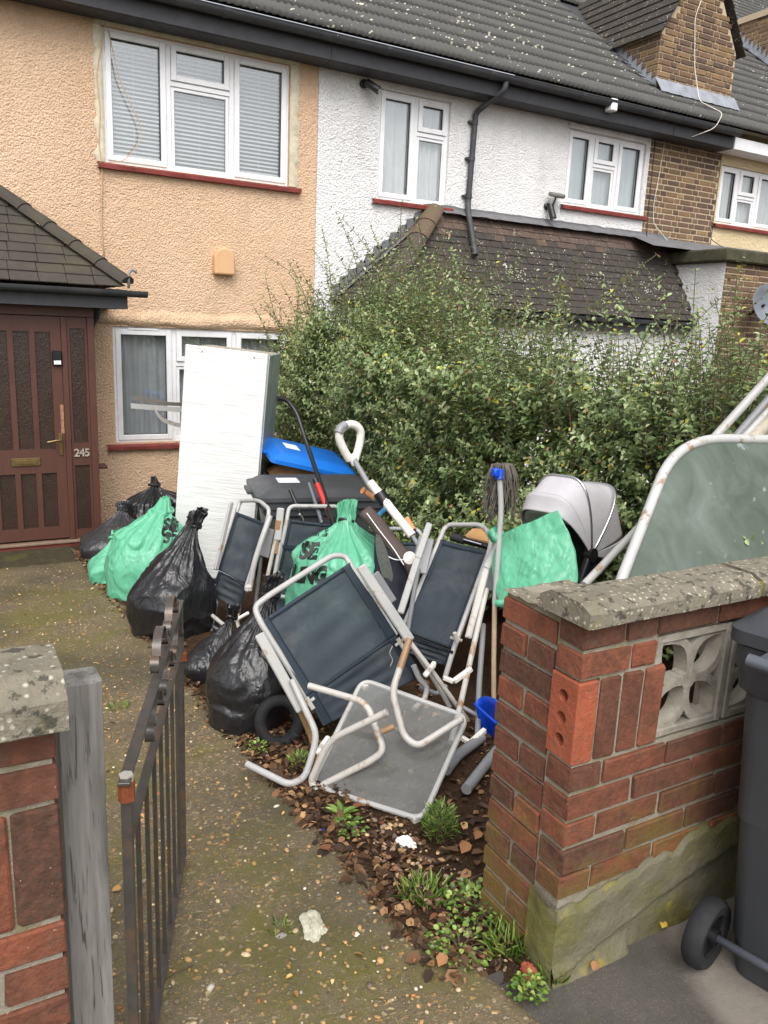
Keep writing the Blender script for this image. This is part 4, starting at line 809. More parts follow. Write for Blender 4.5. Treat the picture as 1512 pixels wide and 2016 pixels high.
# ------------------------------------------------------------------ iron gate, standing open
ga_, gb_ = V(.262, 1.362, 0), V(.608, 2.262, 0); gd = (gb_ - ga_); GL = gd.length; gd.normalize(); gn = V(gd.y, -gd.x, 0)
gate = thing('iron_gate', 'black wrought iron garden gate with scrolls, swung open beside timber post', 'gate', ga_)
def gpt(s, z, off=0.0): return ga_ + gd * s + gn * off + V(0, 0, z)
def bars(name, a, b, w, t, up, mat=IRON): m = MB(); m.bar(a, b, w, t, up, .001); return m.build(name, mat, gate)
bars('top_rail', gpt(-.02, .80), gpt(GL + .01, .80), .022, .006, (0, 0, 1)); bars('middle_rail', gpt(.0, .668), gpt(GL, .655), .020, .006, (0, 0, 1)); bars('bottom_rail', gpt(0, .035), gpt(GL, -.045), .022, .006, (0, 0, 1))
bars('hinge_stile', gpt(.006, .0), gpt(.006, .795), .019, .019, tuple(gn)); bars('latch_stile', gpt(GL - .008, -.05), gpt(GL - .008, .795), .026, .018, tuple(gn))
nb = 8
for i in range(1, nb): s = GL * i / nb; bars('bar', gpt(s, .035 - .08 * i / nb), gpt(s, .664), .0095, .0095, tuple(gn))
def scroll(c, z, s, flip=1, name='scroll'):
    pts = []; n = 26
    for i in range(n):
        t = i / (n - 1) * 2 - 1; pts.append((t, 0))
    path = []
    for i in range(40):
        t = i / 39; ang = -2.6 + 5.2 * t; 
        path.append((c + s * (.075 * math.sin(ang) * (1.0)), z + .042 * math.cos(ang * .98) * flip))
    # an S/C scroll of flat bar: two curls joined by an arch
    P = []
    for k in range(15): a = math.pi * (1.7 - 1.55 * k / 14); r = .012 + .012 * k / 14; P.append((c - .085 * s + r * math.cos(a), z - .018 * flip + r * math.sin(a) * flip))
    for k in range(12): a = math.pi * (1 - k / 11); P.append((c + .060 * s * math.cos(a), z + flip * .040 * math.sin(a)))
    for k in range(15): a = math.pi * (.85 - 1.55 * k / 14) ; r = .024 - .012 * k / 14; P.append((c + .085 * s + r * math.cos(a), z - .018 * flip + r * math.sin(a) * flip))
    m = MB(); w = .010; vs = []
    for (q, zz) in P: vs += [gpt(q, zz, -w), gpt(q, zz, w), gpt(q, zz + .004, w), gpt(q, zz + .004, -w)]
    fs = []
    for i in range(len(P) - 1):
        for j in range(4): fs.append((i * 4 + j, i * 4 + (j + 1) % 4, i * 4 + 4 + (j + 1) % 4, i * 4 + 4 + j))
    m.add(vs, fs); m.build(name, IRON, gate, smooth=50)
scroll(.50, .853, 1); scroll(.74, .848, 1); scroll(.40, .735, 1); scroll(.63, .735, 1); scroll(.86, .73, 1)
m = MB(); m.tube([gpt(.006, .755), gpt(.006, .792)], .0155, 8); m.build('hinge', RUST, gate, smooth=40); m = MB(); m.tube([gpt(.006, .7925), gpt(.006, .806)], .0135, 6); m.build('hinge_bolt', plain('galvanised_bolt', lin(196, 190, 180), .4, .5), gate)
m = MB(); m.box(gpt(GL - .008, .63), (.034, .034, .03), None, .003); m.build('latch', RUST, gate)
# ------------------------------------------------------------------ wheelie bins
def wheelie(name, label, M4, body, lidm, lid='closed', wheels=True, wm=RUBBER, hm=BLACKPL, sticker=True, group=None, Hb=.98):
    """local: front faces -y, wheels and handle at +y, base at origin"""
    t = thing(name, label, 'wheelie bin', M4 @ V(0, 0, 0), group)
    def put(m, nm, mat, sm=False, parent=None): m.v = [tuple(M4 @ Vector(p)) for p in m.v]; return m.build(nm, mat, parent or t, smooth=sm)
    m = MB(); lv = [(0.0, .205, -.22, .24), (.10, .215, -.235, .25), (.115, .222, -.245, .252), (Hb - .14, .265, -.345, .285), (Hb - .12, .285, -.365, .30), (Hb - .07, .288, -.372, .305), (Hb - .06, .30, -.385, .305), (Hb, .30, -.385, .305)]
    def ring(z, hw, y0, y1, r=.045, n=5):
        o = []
        for (cx, cy, a0) in ((hw - r, y1 - r, 0), (-hw + r, y1 - r, 90), (-hw + r, y0 + r, 180), (hw - r, y0 + r, 270)):
            for i in range(n): a = math.radians(a0 + 90 * i / (n - 1)); o.append((cx + r * math.cos(a), cy + r * math.sin(a), z))
        return o
    rs = [ring(*l) for l in lv] + [ring(Hb, .275, -.36, .295), ring(Hb - .5, .25, -.31, .27)]; n = len(rs[0]); m.add([p for r_ in rs for p in r_], [(j * n + i, j * n + (i + 1) % n, (j + 1) * n + (i + 1) % n, (j + 1) * n + i) for j in range(len(rs) - 1) for i in range(n)] + [tuple(range(n))[::-1]])
    b = put(m, 'body', body, 35)
    m = MB()
    for i in range(9): x = -.24 + .06 * i; m.bb(x - .006, x + .006, -.398, -.386, Hb - .055, Hb - .005)
    put(m, 'rim_ribs', body, False, b)
    m = MB(); m.tube([(-.235, .36, Hb - .01), (.235, .36, Hb - .01)], .017, 12)
    for x in (-.20, 0, .20): m.bb(x - .012, x + .012, .30, .352, Hb - .035, Hb + .005)
    put(m, 'handle', hm, 40)
    if wheels:
        for sx in (-1, 1):
            m = MB(); x = sx * .265; R = .10; m.lathe([(R * .62, -.022), (R * .9, -.026), (R, -.014), (R, .014), (R * .9, .026), (R * .62, .022), (R * .62, -.022)], (x, .275, R), (1, 0, 0), 32); wo_ = put(m, 'wheel', wm, 40)
            m = MB(); m.lathe([(0, -.012), (R * .61, -.012), (R * .61, .012), (0, .012)], (x, .275, R), (1, 0, 0), 24); m.lathe([(.0, -.03), (.024, -.03), (.024, .03), (0, .03)], (x, .275, R), (1, 0, 0), 14); put(m, 'hub', BLACKPL, 40, wo_)
        m = MB(); m.tube([(-.24, .275, .1), (.24, .275, .1)], .012, 8); put(m, 'axle', hm, True)
    def lidshape(m):
        lv2 = [(-.005, .315, -.41, .315), (.03, .315, -.41, .315), (.042, .29, -.385, .29), (.075, .262, -.35, .25), (.085, .20, -.28, .20)]
        rs2 = [ring(*l) for l in lv2]; m.add([p for r_ in rs2 for p in r_], [(j * n + i, j * n + (i + 1) % n, (j + 1) * n + (i + 1) % n, (j + 1) * n + i) for j in range(len(rs2) - 1) for i in range(n)] + [tuple((len(rs2) - 1) * n + i for i in range(n)), tuple(range(n))[::-1]])
        m.bb(-.1, .1, -.44, -.40, .0, .028, .006)
    m = MB(); lidshape(m); ang = 0 if lid == 'closed' else lid; Rl = Matrix.Translation((0, .34, Hb + .012)) @ Matrix.Rotation(-ang, 4, 'X') @ Matrix.Translation((0, -.34, 0)); m.v = [tuple(Rl @ Vector(p)) for p in m.v]
    l = put(m, 'lid', lidm, 35)
    if sticker:
        m = MB(); q = [Rl @ Vector(p) for p in ((-.10, -.26, .0875), (.06, -.26, .0875), (.06, -.14, .0875), (-.10, -.14, .0875))]; m.add(q, [(0, 1, 2, 3)]); put(m, 'sticker', PAPER, False, l)
    return t
ZR = lambda a: Matrix.Rotation(math.radians(a), 4, 'Z')
# bin on the pavement: wheels towards the gateway
wheelie('wheelie_bin', 'charcoal wheelie bin on the pavement in front of the pierced wall, cut by right edge', Matrix.Translation((2.03, .955, .0)) @ ZR(90 + 14) @ Matrix.Diagonal((1.0, 1.0, .93, 1)), BINGREY, BINGREY, 'closed', True, RUBBER, BINHANDLE, False)
# ------------------------------------------------------------------ the pile
def ss(a, b, x): x = max(0, min(1, (x - a) / (b - a))); return x * x * (3 - 2 * x)
def ridge(p, k): return 1 - 2 * abs(noise.noise(p * k))
def bagmesh(base, rx, ry, h, seed, lean=(0, 0), rot=0, neck=.86, nr=.10, fr=.2, wr=1.0, slump=0.0, nu=132, nv=100, pl=11):
    m = MB(); R = random.Random(seed); ph = R.uniform(0, 6); so_ = V(seed * 3.1, seed * 1.7, seed * .9); cr, sr = math.cos(rot), math.sin(rot)
    lob = [(R.randint(2, 5), R.uniform(0, 6.3), R.uniform(.03, .08), R.uniform(.15, .5)) for _ in range(5)]
    def fn(u, v):
        a = u * 2 * math.pi
        if v < .16: t = v / .16; r = math.sin(t * math.pi / 2) ** .8 * .93; z = .035 * (1 - math.cos(t * math.pi / 2))
        elif v < neck:
            t = (v - .16) / (neck - .16); r = (1 - ss(min(.8, .35 - slump * .2), 1.0, t) * (1 - nr)) * (.93 + .10 * math.sin(math.pi * min(1, t * 1.7))); z = .035 + (.87 - .035) * t ** .92
        else: t = (v - neck) / (1 - neck); r = nr + (fr - nr) * t ** .7; z = .87 + .13 * t
        for (n_, p_, a_, zc) in lob: r *= 1 + a_ * math.cos(n_ * a + p_) * math.exp(-((z - zc) / .28) ** 2)
        pa = ss(.40, .95, z); r *= 1 + pa * .16 * math.sin(pl * a + ph + 2.5 * noise.noise(V(math.cos(a), math.sin(a), 0) * 1.6 + so_)) + pa * .10 * math.sin((pl * 2 + 3) * a + ph * 2)
        x, y = r * math.cos(a) * rx, r * math.sin(a) * ry; x, y = x * cr - y * sr, x * sr + y * cr
        s_ = ss(.15, 1, z) ; p = V(x + lean[0] * s_ * z, y + lean[1] * s_ * z, z * h)
        q = p + so_; sq = V(q.x, q.y, q.z * .55)
        d = .012 * ridge(sq + V(0, 0, .8 * noise.noise(q * 4)), 5.0) + .004 * ridge(sq + noise.noise_vector(q * 4) * .06, 11) + .026 * noise.noise(q * 2.8)
        w_ = wr * (1 if v > .1 else v * 10) * (.45 if v > neck else 1); nrm = V(math.cos(a) * cr - math.sin(a) * sr, math.cos(a) * sr + math.sin(a) * cr, .15)
        p += nrm * d * w_
        if v > .94: p += V(.02 * noise.noise(q * 30), .02 * noise.noise(q * 31 + V(9, 0, 0)), .03 * noise.noise(q * 22))
        p.z = max(p.z, 0) ; return Vector(base) + p
    m.grid(fn, nu, nv, True); return m
def gb(px, py, Y): p = D(px, py, Y); p.z = G(Y) - .01; return p
def bag(name, label, mat, base, rx, ry, h, seed, group=None, tie=None, cat='bin bag', **kw):
    t = thing(name, label, cat, base, group); m = bagmesh(base, rx, ry, h, seed, **kw); o = m.build('sack', mat, t, smooth=True)
    nk = kw.get('neck', .86); ln = kw.get('lean', (0, 0)); nr = kw.get('nr', .10)
    c = Vector(base) + V(ln[0] * .87, ln[1] * .87, .875 * h); k = MB(); rr = max(rx, ry) * nr * 1.05 + .006
    k.tube([c + V(math.cos(a) * rr, math.sin(a) * rr * .9, .01 * math.sin(2 * a)) for a in [2 * math.pi * i / 20 for i in range(20)]], .010, 7, True); k.build('knot', tie or mat, t, smooth=True)
    return t, o
GB = 'black bin bags in the front garden'
bag('bin_bag', 'charcoal grey bin bag slumped against the porch corner', GREYBAG, gb(236, 1075, 7.15), .33, .29, .46, 1, GB, slump=.5, lean=(.06, .1), fr=.16, rot=.4)
bag('bin_bag', 'round black bin bag against the peach wall, left of the tall white unit', BLACKBAG, gb(312, 1060, 7.45), .27, .24, .67, 2, GB, lean=(-.02, .05), neck=.97, nr=.16, fr=.06, slump=-1.8)
bag('bin_bag', 'tall black bin bag with twisted neck, standing in front of green bags', BLACKBAG, gb(334, 1245, 4.72), .25, .235, .75, 3, GB, lean=(.20, .04), neck=.91, nr=.12, fr=.2, pl=9)
bag('bin_bag', 'knotted black bin bag at path edge beside the coiled black hose', BLACKBAG, gb(492, 1420, 3.22), .20, .19, .66, 4, GB, lean=(.13, .05), neck=.87, nr=.15, fr=.24, rot=.8, pl=9)
bag('bin_bag', 'small slumped black bin bag behind the knotted black one at path edge', BLACKBAG, gb(425, 1330, 3.85), .15, .17, .36, 5, GB, lean=(.10, .0), slump=.9)
GG = 'green recycling bags'
t1, o1 = bag('recycling_bag', 'smallest green recycling bag lying at the path edge by the porch', GREENBAG, gb(213, 1150, 6.25), .135, .16, .38, 6, GG, lean=(.07, .05), slump=.5, neck=.9, nr=.16, fr=.14)
t2, o2 = bag('recycling_bag', 'full green recycling bag between porch bags and tall black bag', GREENBAG, gb(278, 1180, 5.72), .235, .24, .68, 7, GG, lean=(.22, .12), neck=.985, nr=.30, fr=.12, slump=-1.6, pl=8)
t3, o3 = bag('recycling_bag', 'big upright green recycling bag tied with black cord, behind the front chair', GREENBAG, gb(668, 1250, 3.95), .30, .26, .865, 8, GG, tie=BLACKPL, lean=(.05, .06), neck=.965, nr=.12, fr=.14, pl=10, slump=-1.7, wr=.8)
def printon(obj, t, s, px, py, Y, size, bold=.012, rot=0.0, shear=.15, squash=1.0):
    dg = bpy.context.evaluated_depsgraph_get(); dg.update(); bv = BVHTree.FromObject(obj, dg); me = textmesh(s, size, 0, bold, shear)
    bm = bmesh.new(); bm.from_mesh(me); bmesh.ops.triangulate(bm, faces=bm.faces)
    for _ in range(2): bmesh.ops.subdivide_edges(bm, edges=[e for e in bm.edges if e.calc_length() > size * .12], cuts=1); bmesh.ops.triangulate(bm, faces=bm.faces)
    c = D(px, py, Y); d = (c - V(0, 0, H)); d.z *= .4; d.normalize(); rt_ = d.cross(V(0, 0, 1)).normalized(); up = rt_.cross(d); cr, sr = math.cos(rot), math.sin(rot)
    for v in bm.verts:
        x, y = v.co.x * cr - v.co.y * sr, (v.co.x * sr + v.co.y * cr) * squash; o0 = c + rt_ * x + up * y - d * .8; h = bv.ray_cast(o0, d, 1.6)
        v.co = (h[0] - d * .004) if h[0] is not None else c + rt_ * x + up * y
    bm.to_mesh(me); bm.free(); me.materials.clear(); me.materials.append(INK); link('print', me, t)
printon(o3, t3, 'SE', 604, 1103, 3.7, .10, .006, .12, .4); printon(o3, t3, 'LING', 604, 1148, 3.7, .085, .006, .12, .35, 1.35)
printon(o3, t3, 'VE', 650, 1012, 3.8, .055, .003, .1); printon(o3, t3, 'invi', 640, 1022, 3.8, .03, .001, -.5); printon(o3, t3, 'ngs o', 634, 1040, 3.8, .032, .001, -.2); printon(o3, t3, 'dn  of', 630, 1053, 3.8, .032, .001, -.1)
printon(o2, t2, 'SE', 333, 1036, 5.6, .10, .005, -.1, .2); printon(o2, t2, 'CE', 332, 1047, 5.6, .09, .005, -.1, .2); printon(o2, t2, '3', 328, 1058, 5.6, .09, .005, -.1, .2)
# green bag hung over the stuff behind the pier
t4 = thing('recycling_bag', 'open crumpled green recycling bag hanging on the mop pole behind the brick pier', 'bin bag', D(1050, 1190, 2.5), GG)
cs = [D(972, 1058, 3.10), D(1098, 1003, 2.80), D(1136, 1105, 2.66), D(1125, 1168, 2.55), D(985, 1196, 2.85), D(968, 1120, 3.0)]
def pil(sign):
    def fn(u, v):
        top = cs[0].lerp(cs[1], u); mid = cs[5].lerp(cs[2], u); bot = cs[4].lerp(cs[3], u)
        p = (top * (1 - v) * (1 - 2 * v) + mid * 4 * v * (1 - v) + bot * v * (2 * v - 1)); e = (math.sin(math.pi * u) ** .5) * (math.sin(math.pi * min(1, v * .97 + .015)) ** .5)
        n_ = V(-.45, -.85, .2); q = V(p.x, p.y, p.z) ; d = .055 * e * sign + e * (.012 * ridge(q + V(3, 0, 0), 9) + .007 * ridge(q + noise.noise_vector(q * 5) * .06, 19)) + .03 * noise.noise(q * 6) * e
        return p + n_ * d + V(.008 * noise.noise(q * 14), 0, .01 * noise.noise(q * 13 + V(5, 0, 0)))
    return fn
m = MB(); m.grid(pil(1), 70, 70); m.grid(pil(-1), 70, 70); m.build('sack', GREENBAG, t4, smooth=True)
m = MB(); m.tube([D(985, 1050, 3.0), D(972, 1060, 2.98), D(966, 1050, 3.0), D(975, 1042, 3.04)], .02, 8, True, rads=[.02, .026, .018, .022]); m.build('tied_handle', GREENBAG, t4, smooth=True)
m = MB(); bt = [D(975, 1188, 2.84), D(1000, 1186, 2.80), D(1050, 1172, 2.66), D(1118, 1162, 2.52)]; m.tube(fillet(bt, .05), .016, 8, rads=[.02] + [.015] * 12 + [.01]); m.build('gathered_hem', GREENBAG, t4, smooth=True)
# ------------------------------------------------------------------ tall wrapped unit
az = math.radians(122); wv = V(math.sin(az), math.cos(az), 0); dv_ = V(math.sin(az - math.pi / 2), math.cos(az - math.pi / 2), 0); ro = math.radians(4.2)
upv = V(0, 0, 1) * math.cos(ro) + wv * math.sin(ro); wv2 = wv * math.cos(ro) - V(0, 0, 1) * math.sin(ro); P0 = D(365, 678, 6.02)
HH = 1.86; Rb = Matrix((wv2, dv_, upv)).transposed().to_4x4(); fb = Matrix.Translation(P0 - upv * HH) @ Rb
fr_ = thing('tall_appliance', 'tall white fridge-sized unit wrapped in clear stretch film, leaning by the window', 'fridge', fb @ V(.3, .3, 0))
def lput(m, nm, mat, sm=False): o = m.build(nm, mat, fr_, smooth=sm); o.matrix_basis = fb; return o
m = MB(); m.bb(0, .62, 0, .045, 0, HH, .004); lput(m, 'door', FILM)
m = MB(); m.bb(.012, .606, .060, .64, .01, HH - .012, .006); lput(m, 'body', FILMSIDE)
m = MB(); m.bb(.600, .606, .046, .0595, .01, HH - .02); m.bb(.02, .596, .046, .0595, .01, HH - .03); lput(m, 'door_seal', BLACKPL)
m = MB(); m.bb(.608, .622, .061, .075, .012, HH - .014, .003); lput(m, 'edge_trim', UPVC)
for x in (.13, .52): m = MB(); m.tube([(x, -.004, HH - .035), (x, .002, HH - .035)], .007, 8); lput(m, 'screw', GREYTUBE)
# curved metal chair frame sticking out behind it
t = thing('metal_chair_frame', 'curved silver metal chair frame sticking out left of the tall white unit', 'chair frame', gb(330, 1000, 6.9)); CY = 6.75
def flat(name, pts, w, mat, th=.006):
    m = MB(); pts = fillet(pts, .06); vs = []
    for p in pts:
        for (a, b) in ((-1, -1), (1, -1), (1, 1), (-1, 1)): vs.append(p + V(0, .5, 0) * w * a * .5 * 0 + V(0, 0, 1) * w * .5 * a + V(-.35, -.9, 0) * th * b)
    n = len(pts); m.add(vs, [(i * 4 + j, i * 4 + (j + 1) % 4, i * 4 + 4 + (j + 1) % 4, i * 4 + 4 + j) for i in range(n - 1) for j in range(4)] + [(0, 1, 2, 3), tuple(n * 4 - 4 + j for j in range(4))]); return m.build(name, mat, t, smooth=40)
DKM = greymetal('dark_aged_steel', lin(92, 86, 82), lin(120, 114, 108), .02)
flat('upper_arm', [D(263, 784, CY), D(330, 795, CY), D(420, 798, CY + .1)], .03, DKM); flat('lower_arm', [D(258, 799, CY - .1), D(420, 812, CY - .05)], .04, TUBE)
flat('rocker', [D(303, 788, CY), D(304, 806, CY), D(318, 826, CY - .02), D(352, 838, CY), D(430, 842, CY + .05)], .035, TUBER)
m = MB(); m.tube([D(405, 800, CY + .08), D(400, 1010, CY + .08), gb(398, 1010, CY + .1)], .014, 8); m.build('leg', DKM, t)
# ------------------------------------------------------------------ folding chairs
def quadpt(q, u, v): return (q[0].lerp(q[1], u)).lerp(q[3].lerp(q[2], u), v)
def fabric(t, q, split=None, sag=.02, name='sling'):
    n = ((q[1] - q[0]).cross(q[3] - q[0])).normalized(); hw = (q[1] - q[0]).length
    m = MB(); m.grid(lambda u, v: quadpt(q, u, v) + n * (sag * math.sin(math.pi * u) * (.5 + .5 * math.sin(math.pi * v)) + .004 * math.sin(v * 22 + u * 3) * math.sin(math.pi * u) + .006 * noise.noise(V(u * 5, v * 5, hw * 9))), 26, 34); o = m.build(name, SLING, t, smooth=True, solid=.0025)
    for (a, b) in ((0, .085), (.915, 1)):
        m = MB(); m.grid(lambda u, v: quadpt(q, a + (b - a) * u, v) + n * (sag * math.sin(math.pi * (a + (b - a) * u)) * (.5 + .5 * math.sin(math.pi * v)) - .004), 5, 34); m.build('hem', HEM, o, smooth=True, solid=.004)
    m = MB(); m.grid(lambda u, v: quadpt(q, .085 + .83 * u, .0 + .05 * v) + n * (sag * math.sin(math.pi * (.085 + .83 * u)) * .55 - .004), 26, 3); m.build('hem', HEM, o, smooth=True, solid=.004)
    return o
def tb(t, name, pts, r=.0125, mat=TUBE, rad=.05): m = MB(); m.tube(fillet(pts, rad), r, 10); return m.build(name, mat, t, smooth=40)
def slab(t, name, a, b, w, th, mat, up, bev=.006): m = MB(); m.bar(a, b, w, th, up, bev); return m.build(name, mat, t)
def arch(t, q, ext=.06, rad=.05, r=.0125, down=1.0):
    up = (q[0] - q[3]).normalized(); e = ext; a0 = q[3].lerp(q[0], 1); pts = [q[0].lerp(q[3], down), q[0] + up * e * .2, q[0] + up * e, q[1] + up * e, q[1] + up * e * .2, q[1].lerp(q[2], down)]; return tb(t, 'back_frame', pts, r, TUBE, rad)
def bracket(t, p, d1, d2, s=.03):
    m = MB(); m.bar(p - d1 * s, p + d1 * s, .006, .012, tuple(d2)); m.tube([p - d2 * .02, p + d2 * .035], .011, 8); return m.build('bracket', TUBER, t)
GC = 'dark folding garden chairs in the heap'
# A: leftmost, side on
A = thing('folding_chair', 'leftmost folded garden chair, leaning against the tall white unit', 'garden chair', gb(450, 1240, 4.6), GC)
q = [D(466, 1008, 4.78), D(524, 1030, 4.42), D(486, 1152, 4.36), D(431, 1122, 4.72)]; fabric(A, q); q2 = [D(432, 1124, 4.70), D(486, 1154, 4.34), D(471, 1206, 4.40), D(415, 1168, 4.74)]; fabric(A, q2, name='seat_sling')
tb(A, 'back_frame', [D(432, 1122, 4.73), D(467, 1006, 4.79), D(473, 986, 4.82), D(510, 985, 4.60), D(531, 1003, 4.44), D(525, 1030, 4.42), D(486, 1152, 4.36)], .0125, TUBE, .06)
slab(A, 'armrest', D(456, 988, 4.74), D(425, 1122, 4.68), .035, .018, TUBE, (.4, -.9, 0)); tb(A, 'armrest', [D(532, 1016, 4.36), D(516, 1060, 4.31), D(500, 1110, 4.30), D(491, 1163, 4.31)], .017, TUBE); slab(A, 'arm_pad', D(530, 1040, 4.36), D(519, 1096, 4.36), .075, .012, GREYTUBE, (-.75, -.5, .2), .005)
tb(A, 'leg', [D(516, 1080, 4.4), D(502, 1200, 4.42), gb(500, 1240, 4.45)], .0125, GREYTUBE); tb(A, 'leg', [D(421, 1150, 4.68), D(412, 1192, 4.62), D(412, 1207, 4.58), D(456, 1243, 4.36)], .0125, TUBE, .04); tb(A, 'leg', [D(470, 1200, 4.40), D(466, 1228, 4.40), D(480, 1250, 4.3)], .012, TUBER); tb(A, 'leg', [D(430, 1170, 4.7), gb(416, 1255, 4.6)], .011, GREYTUBE); tb(A, 'stretcher', [D(418, 1232, 4.60), D(445, 1250, 4.44)], .009, GREYTUBE)
for c_ in (D(414, 1172, 4.70), D(489, 1158, 4.30)): m = MB(); m.box(c_, (.045, .035, .045), None, .011); m.build('hinge', TUBER, A)
slab(A, 'latch', D(462, 1222, 4.36), D(490, 1206, 4.30), .02, .02, WHITEPL, (0, 0, 1))
# B: behind A, partly behind the big green bag
B = thing('folding_chair', 'folded garden chair between leftmost chair and big green bag', 'garden chair', gb(560, 1230, 4.35), GC)
q = [D(566, 1022, 4.35), D(668, 1034, 4.30), D(650, 1150, 4.22), D(540, 1142, 4.25)]; fabric(B, q); tb(B, 'back_frame', [q[3], D(565, 1024, 4.35), D(569, 996, 4.38), D(672, 997, 4.34), D(668, 1034, 4.30), q[2]], .0125, TUBE, .07)
m = MB(); m.grid(lambda u, v: quadpt([D(556, 1071, 4.31), D(660, 1080, 4.26), D(659, 1086, 4.26), D(555, 1078, 4.31)], u, v) + V(-.3, -.85, 0) * .02, 10, 3); m.build('seam', HEM, B, solid=.003)
slab(B, 'armrest', D(553, 1000, 4.20), D(546, 1064, 4.18), .042, .02, TUBE, (-.3, -.9, .1)); slab(B, 'arm_link', D(548, 1024, 4.185), D(541, 1090, 4.185), .03, .012, RUSTYTUBE, (-.3, -.9, .1), .002)
tb(B, 'leg', [D(543, 1060, 4.19), D(516, 1184, 4.20), gb(510, 1235, 4.22)], .0115, TUBER); tb(B, 'leg', [D(552, 1068, 4.19), D(530, 1196, 4.17), gb(526, 1235, 4.2)], .0115, TUBE); tb(B, 'stretcher', [D(536, 1173, 4.17), D(572, 1176, 4.16)], .0115, TUBE)
q2 = [D(541, 1150, 4.26), D(650, 1152, 4.22), D(640, 1225, 4.1), D(530, 1222, 4.12)]; fabric(B, q2, name='seat_sling')
# E: far one between green bag and D
E_ = thing('folding_chair', 'folded garden chair furthest back, mostly hidden behind the white mop handle', 'garden chair', gb(780, 1200, 4.0), GC)
q = [D(752, 1066, 4.0), D(834, 1068, 3.85), D(806, 1190, 3.75), D(722, 1190, 3.9)]; fabric(E_, q); tb(E_, 'back_frame', [q[3], q[0], D(758, 1041, 4.03), D(824, 1041, 3.88), D(836, 1070, 3.85), q[2]], .0125, TUBE, .08); tb(E_, 'leg', [q[2], gb(800, 1230, 3.7)], .012, GREYTUBE); tb(E_, 'leg', [q[3], gb(716, 1230, 3.85)], .012, GREYTUBE)
# D: right, upright
Dc = thing('folding_chair', 'folded garden chair on the right beside the brick pier', 'garden chair', gb(900, 1420, 3.0), GC)
q = [D(866, 1062, 3.55), D(964, 1084, 3.20), D(893, 1278, 3.02), D(792, 1240, 3.38)]; fabric(Dc, q); q2 = [D(792, 1244, 3.36), D(893, 1282, 3.0), D(884, 1314, 3.04), D(775, 1275, 3.38)]; fabric(Dc, q2, name='seat_sling')
tb(Dc, 'back_frame', [q[3], D(866, 1062, 3.55), D(878, 1033, 3.60), D(950, 1033, 3.36), D(968, 1060, 3.26), D(964, 1084, 3.20), q[2], D(876, 1335, 3.0)], .0135, TUBE, .07)
slab(Dc, 'armrest', D(846, 1030, 3.42), D(822, 1100, 3.34), .034, .02, TUBE, (-.3, -.9, .2)); slab(Dc, 'armrest', D(822.4, 1099, 3.341), D(788, 1208, 3.24), .034, .02, TUBE, (-.3, -.9, .2)); slab(Dc, 'arm_pad', D(840, 1058, 3.46), D(824, 1128, 3.40), .085, .012, GREYTUBE, (-.5, -.8, .2), .005)
slab(Dc, 'armrest', D(985, 1060, 3.06), D(957, 1120, 3.02), .036, .022, TUBE, (-.5, -.8, .2)); slab(Dc, 'armrest', D(957.3, 1119, 3.022), D(922, 1257, 2.94), .036, .022, TUBER, (-.5, -.8, .2)); slab(Dc, 'arm_pad', D(985, 1088, 3.12), D(966, 1164, 3.08), .085, .012, GREYTUBE, (-.6, -.7, .2), .005)
tb(Dc, 'leg', [D(824, 1120, 3.4), D(815, 1165, 3.36), D(800, 1260, 3.3)], .0125, GREYTUBE); tb(Dc, 'leg', [D(958, 1160, 3.0), D(926, 1300, 2.82), D(904, 1398, 2.64), D(888, 1462, 2.50)], .0135, TUBER); tb(Dc, 'leg', [D(952, 1230, 2.98), D(943, 1350, 2.74), D(941, 1432, 2.55), D(939, 1476, 2.46)], .0135, GREYTUBE)
tb(Dc, 'stretcher', [D(910, 1392, 2.66), D(946, 1412, 2.58)], .010, GREYTUBE)
for (a, b, c) in (((873, 1334, 2.82), (893, 1342, 2.78), (929, 1316, 2.77)), ((908, 1452, 2.46), (926, 1463, 2.43), (955, 1437, 2.46))):
    m = MB(); m.bar(D(*a), D(*b), .018, .022, (0, 0, 1), .004); m.bar(D(*b), D(*c), .022, .028, (0, 0, 1), .006); m.build('latch', WHITEPL, Dc)
bracket(Dc, D(898, 1258, 2.98), V(.75, -.5, -.2).normalized(), V(-.3, 0, .95).normalized())
m = MB(); m.tube(fillet([D(948, 1452, 2.46), D(900, 1488, 2.36), D(878, 1516, 2.28)], .03), .022, 10); m.build('foot_tube', GREYTUBE, Dc, smooth=40)
# C: foreground
C_ = thing('folding_chair', 'large tilted garden chair in front, its sling facing the path', 'garden chair', gb(590, 1545, 2.6), GC)
q = [D(512, 1224, 3.04), D(688, 1108, 3.16), D(779, 1250, 3.02), D(604, 1372, 2.86)]; fabric(C_, q); q2 = [D(604, 1372, 2.86), D(779, 1250, 3.02), D(832, 1330, 2.97), D(636, 1430, 2.80)]; fabric(C_, q2, name='seat_sling')
tb(C_, 'back_frame', [D(604, 1372, 2.87), D(512, 1224, 3.04), D(500, 1195, 3.08), D(530, 1172, 3.09), D(655, 1093, 3.19), D(680, 1095, 3.19), D(690, 1112, 3.16), D(779, 1250, 3.03)], .0135, TUBE, .06)
slab(C_, 'armrest', D(510, 1248, 2.90), D(594, 1400, 2.72), .042, .022, TUBE, (-.5, -.8, .3)); slab(C_, 'armrest', D(710, 1114, 3.02), D(808, 1262, 2.88), .046, .022, TUBE, (-.3, -.85, .3)); slab(C_, 'arm_pad', D(736, 1130, 3.07), D(772, 1186, 3.03), .05, .012, GREYTUBE, (-.3, -.85, .3), .003)
tb(C_, 'leg', [D(574, 1338, 2.76), D(624, 1446, 2.62), D(614, 1490, 2.60), D(600, 1531, 2.52), D(570, 1546, 2.50), D(486, 1504, 2.67)], .0135, TUBE, .07)
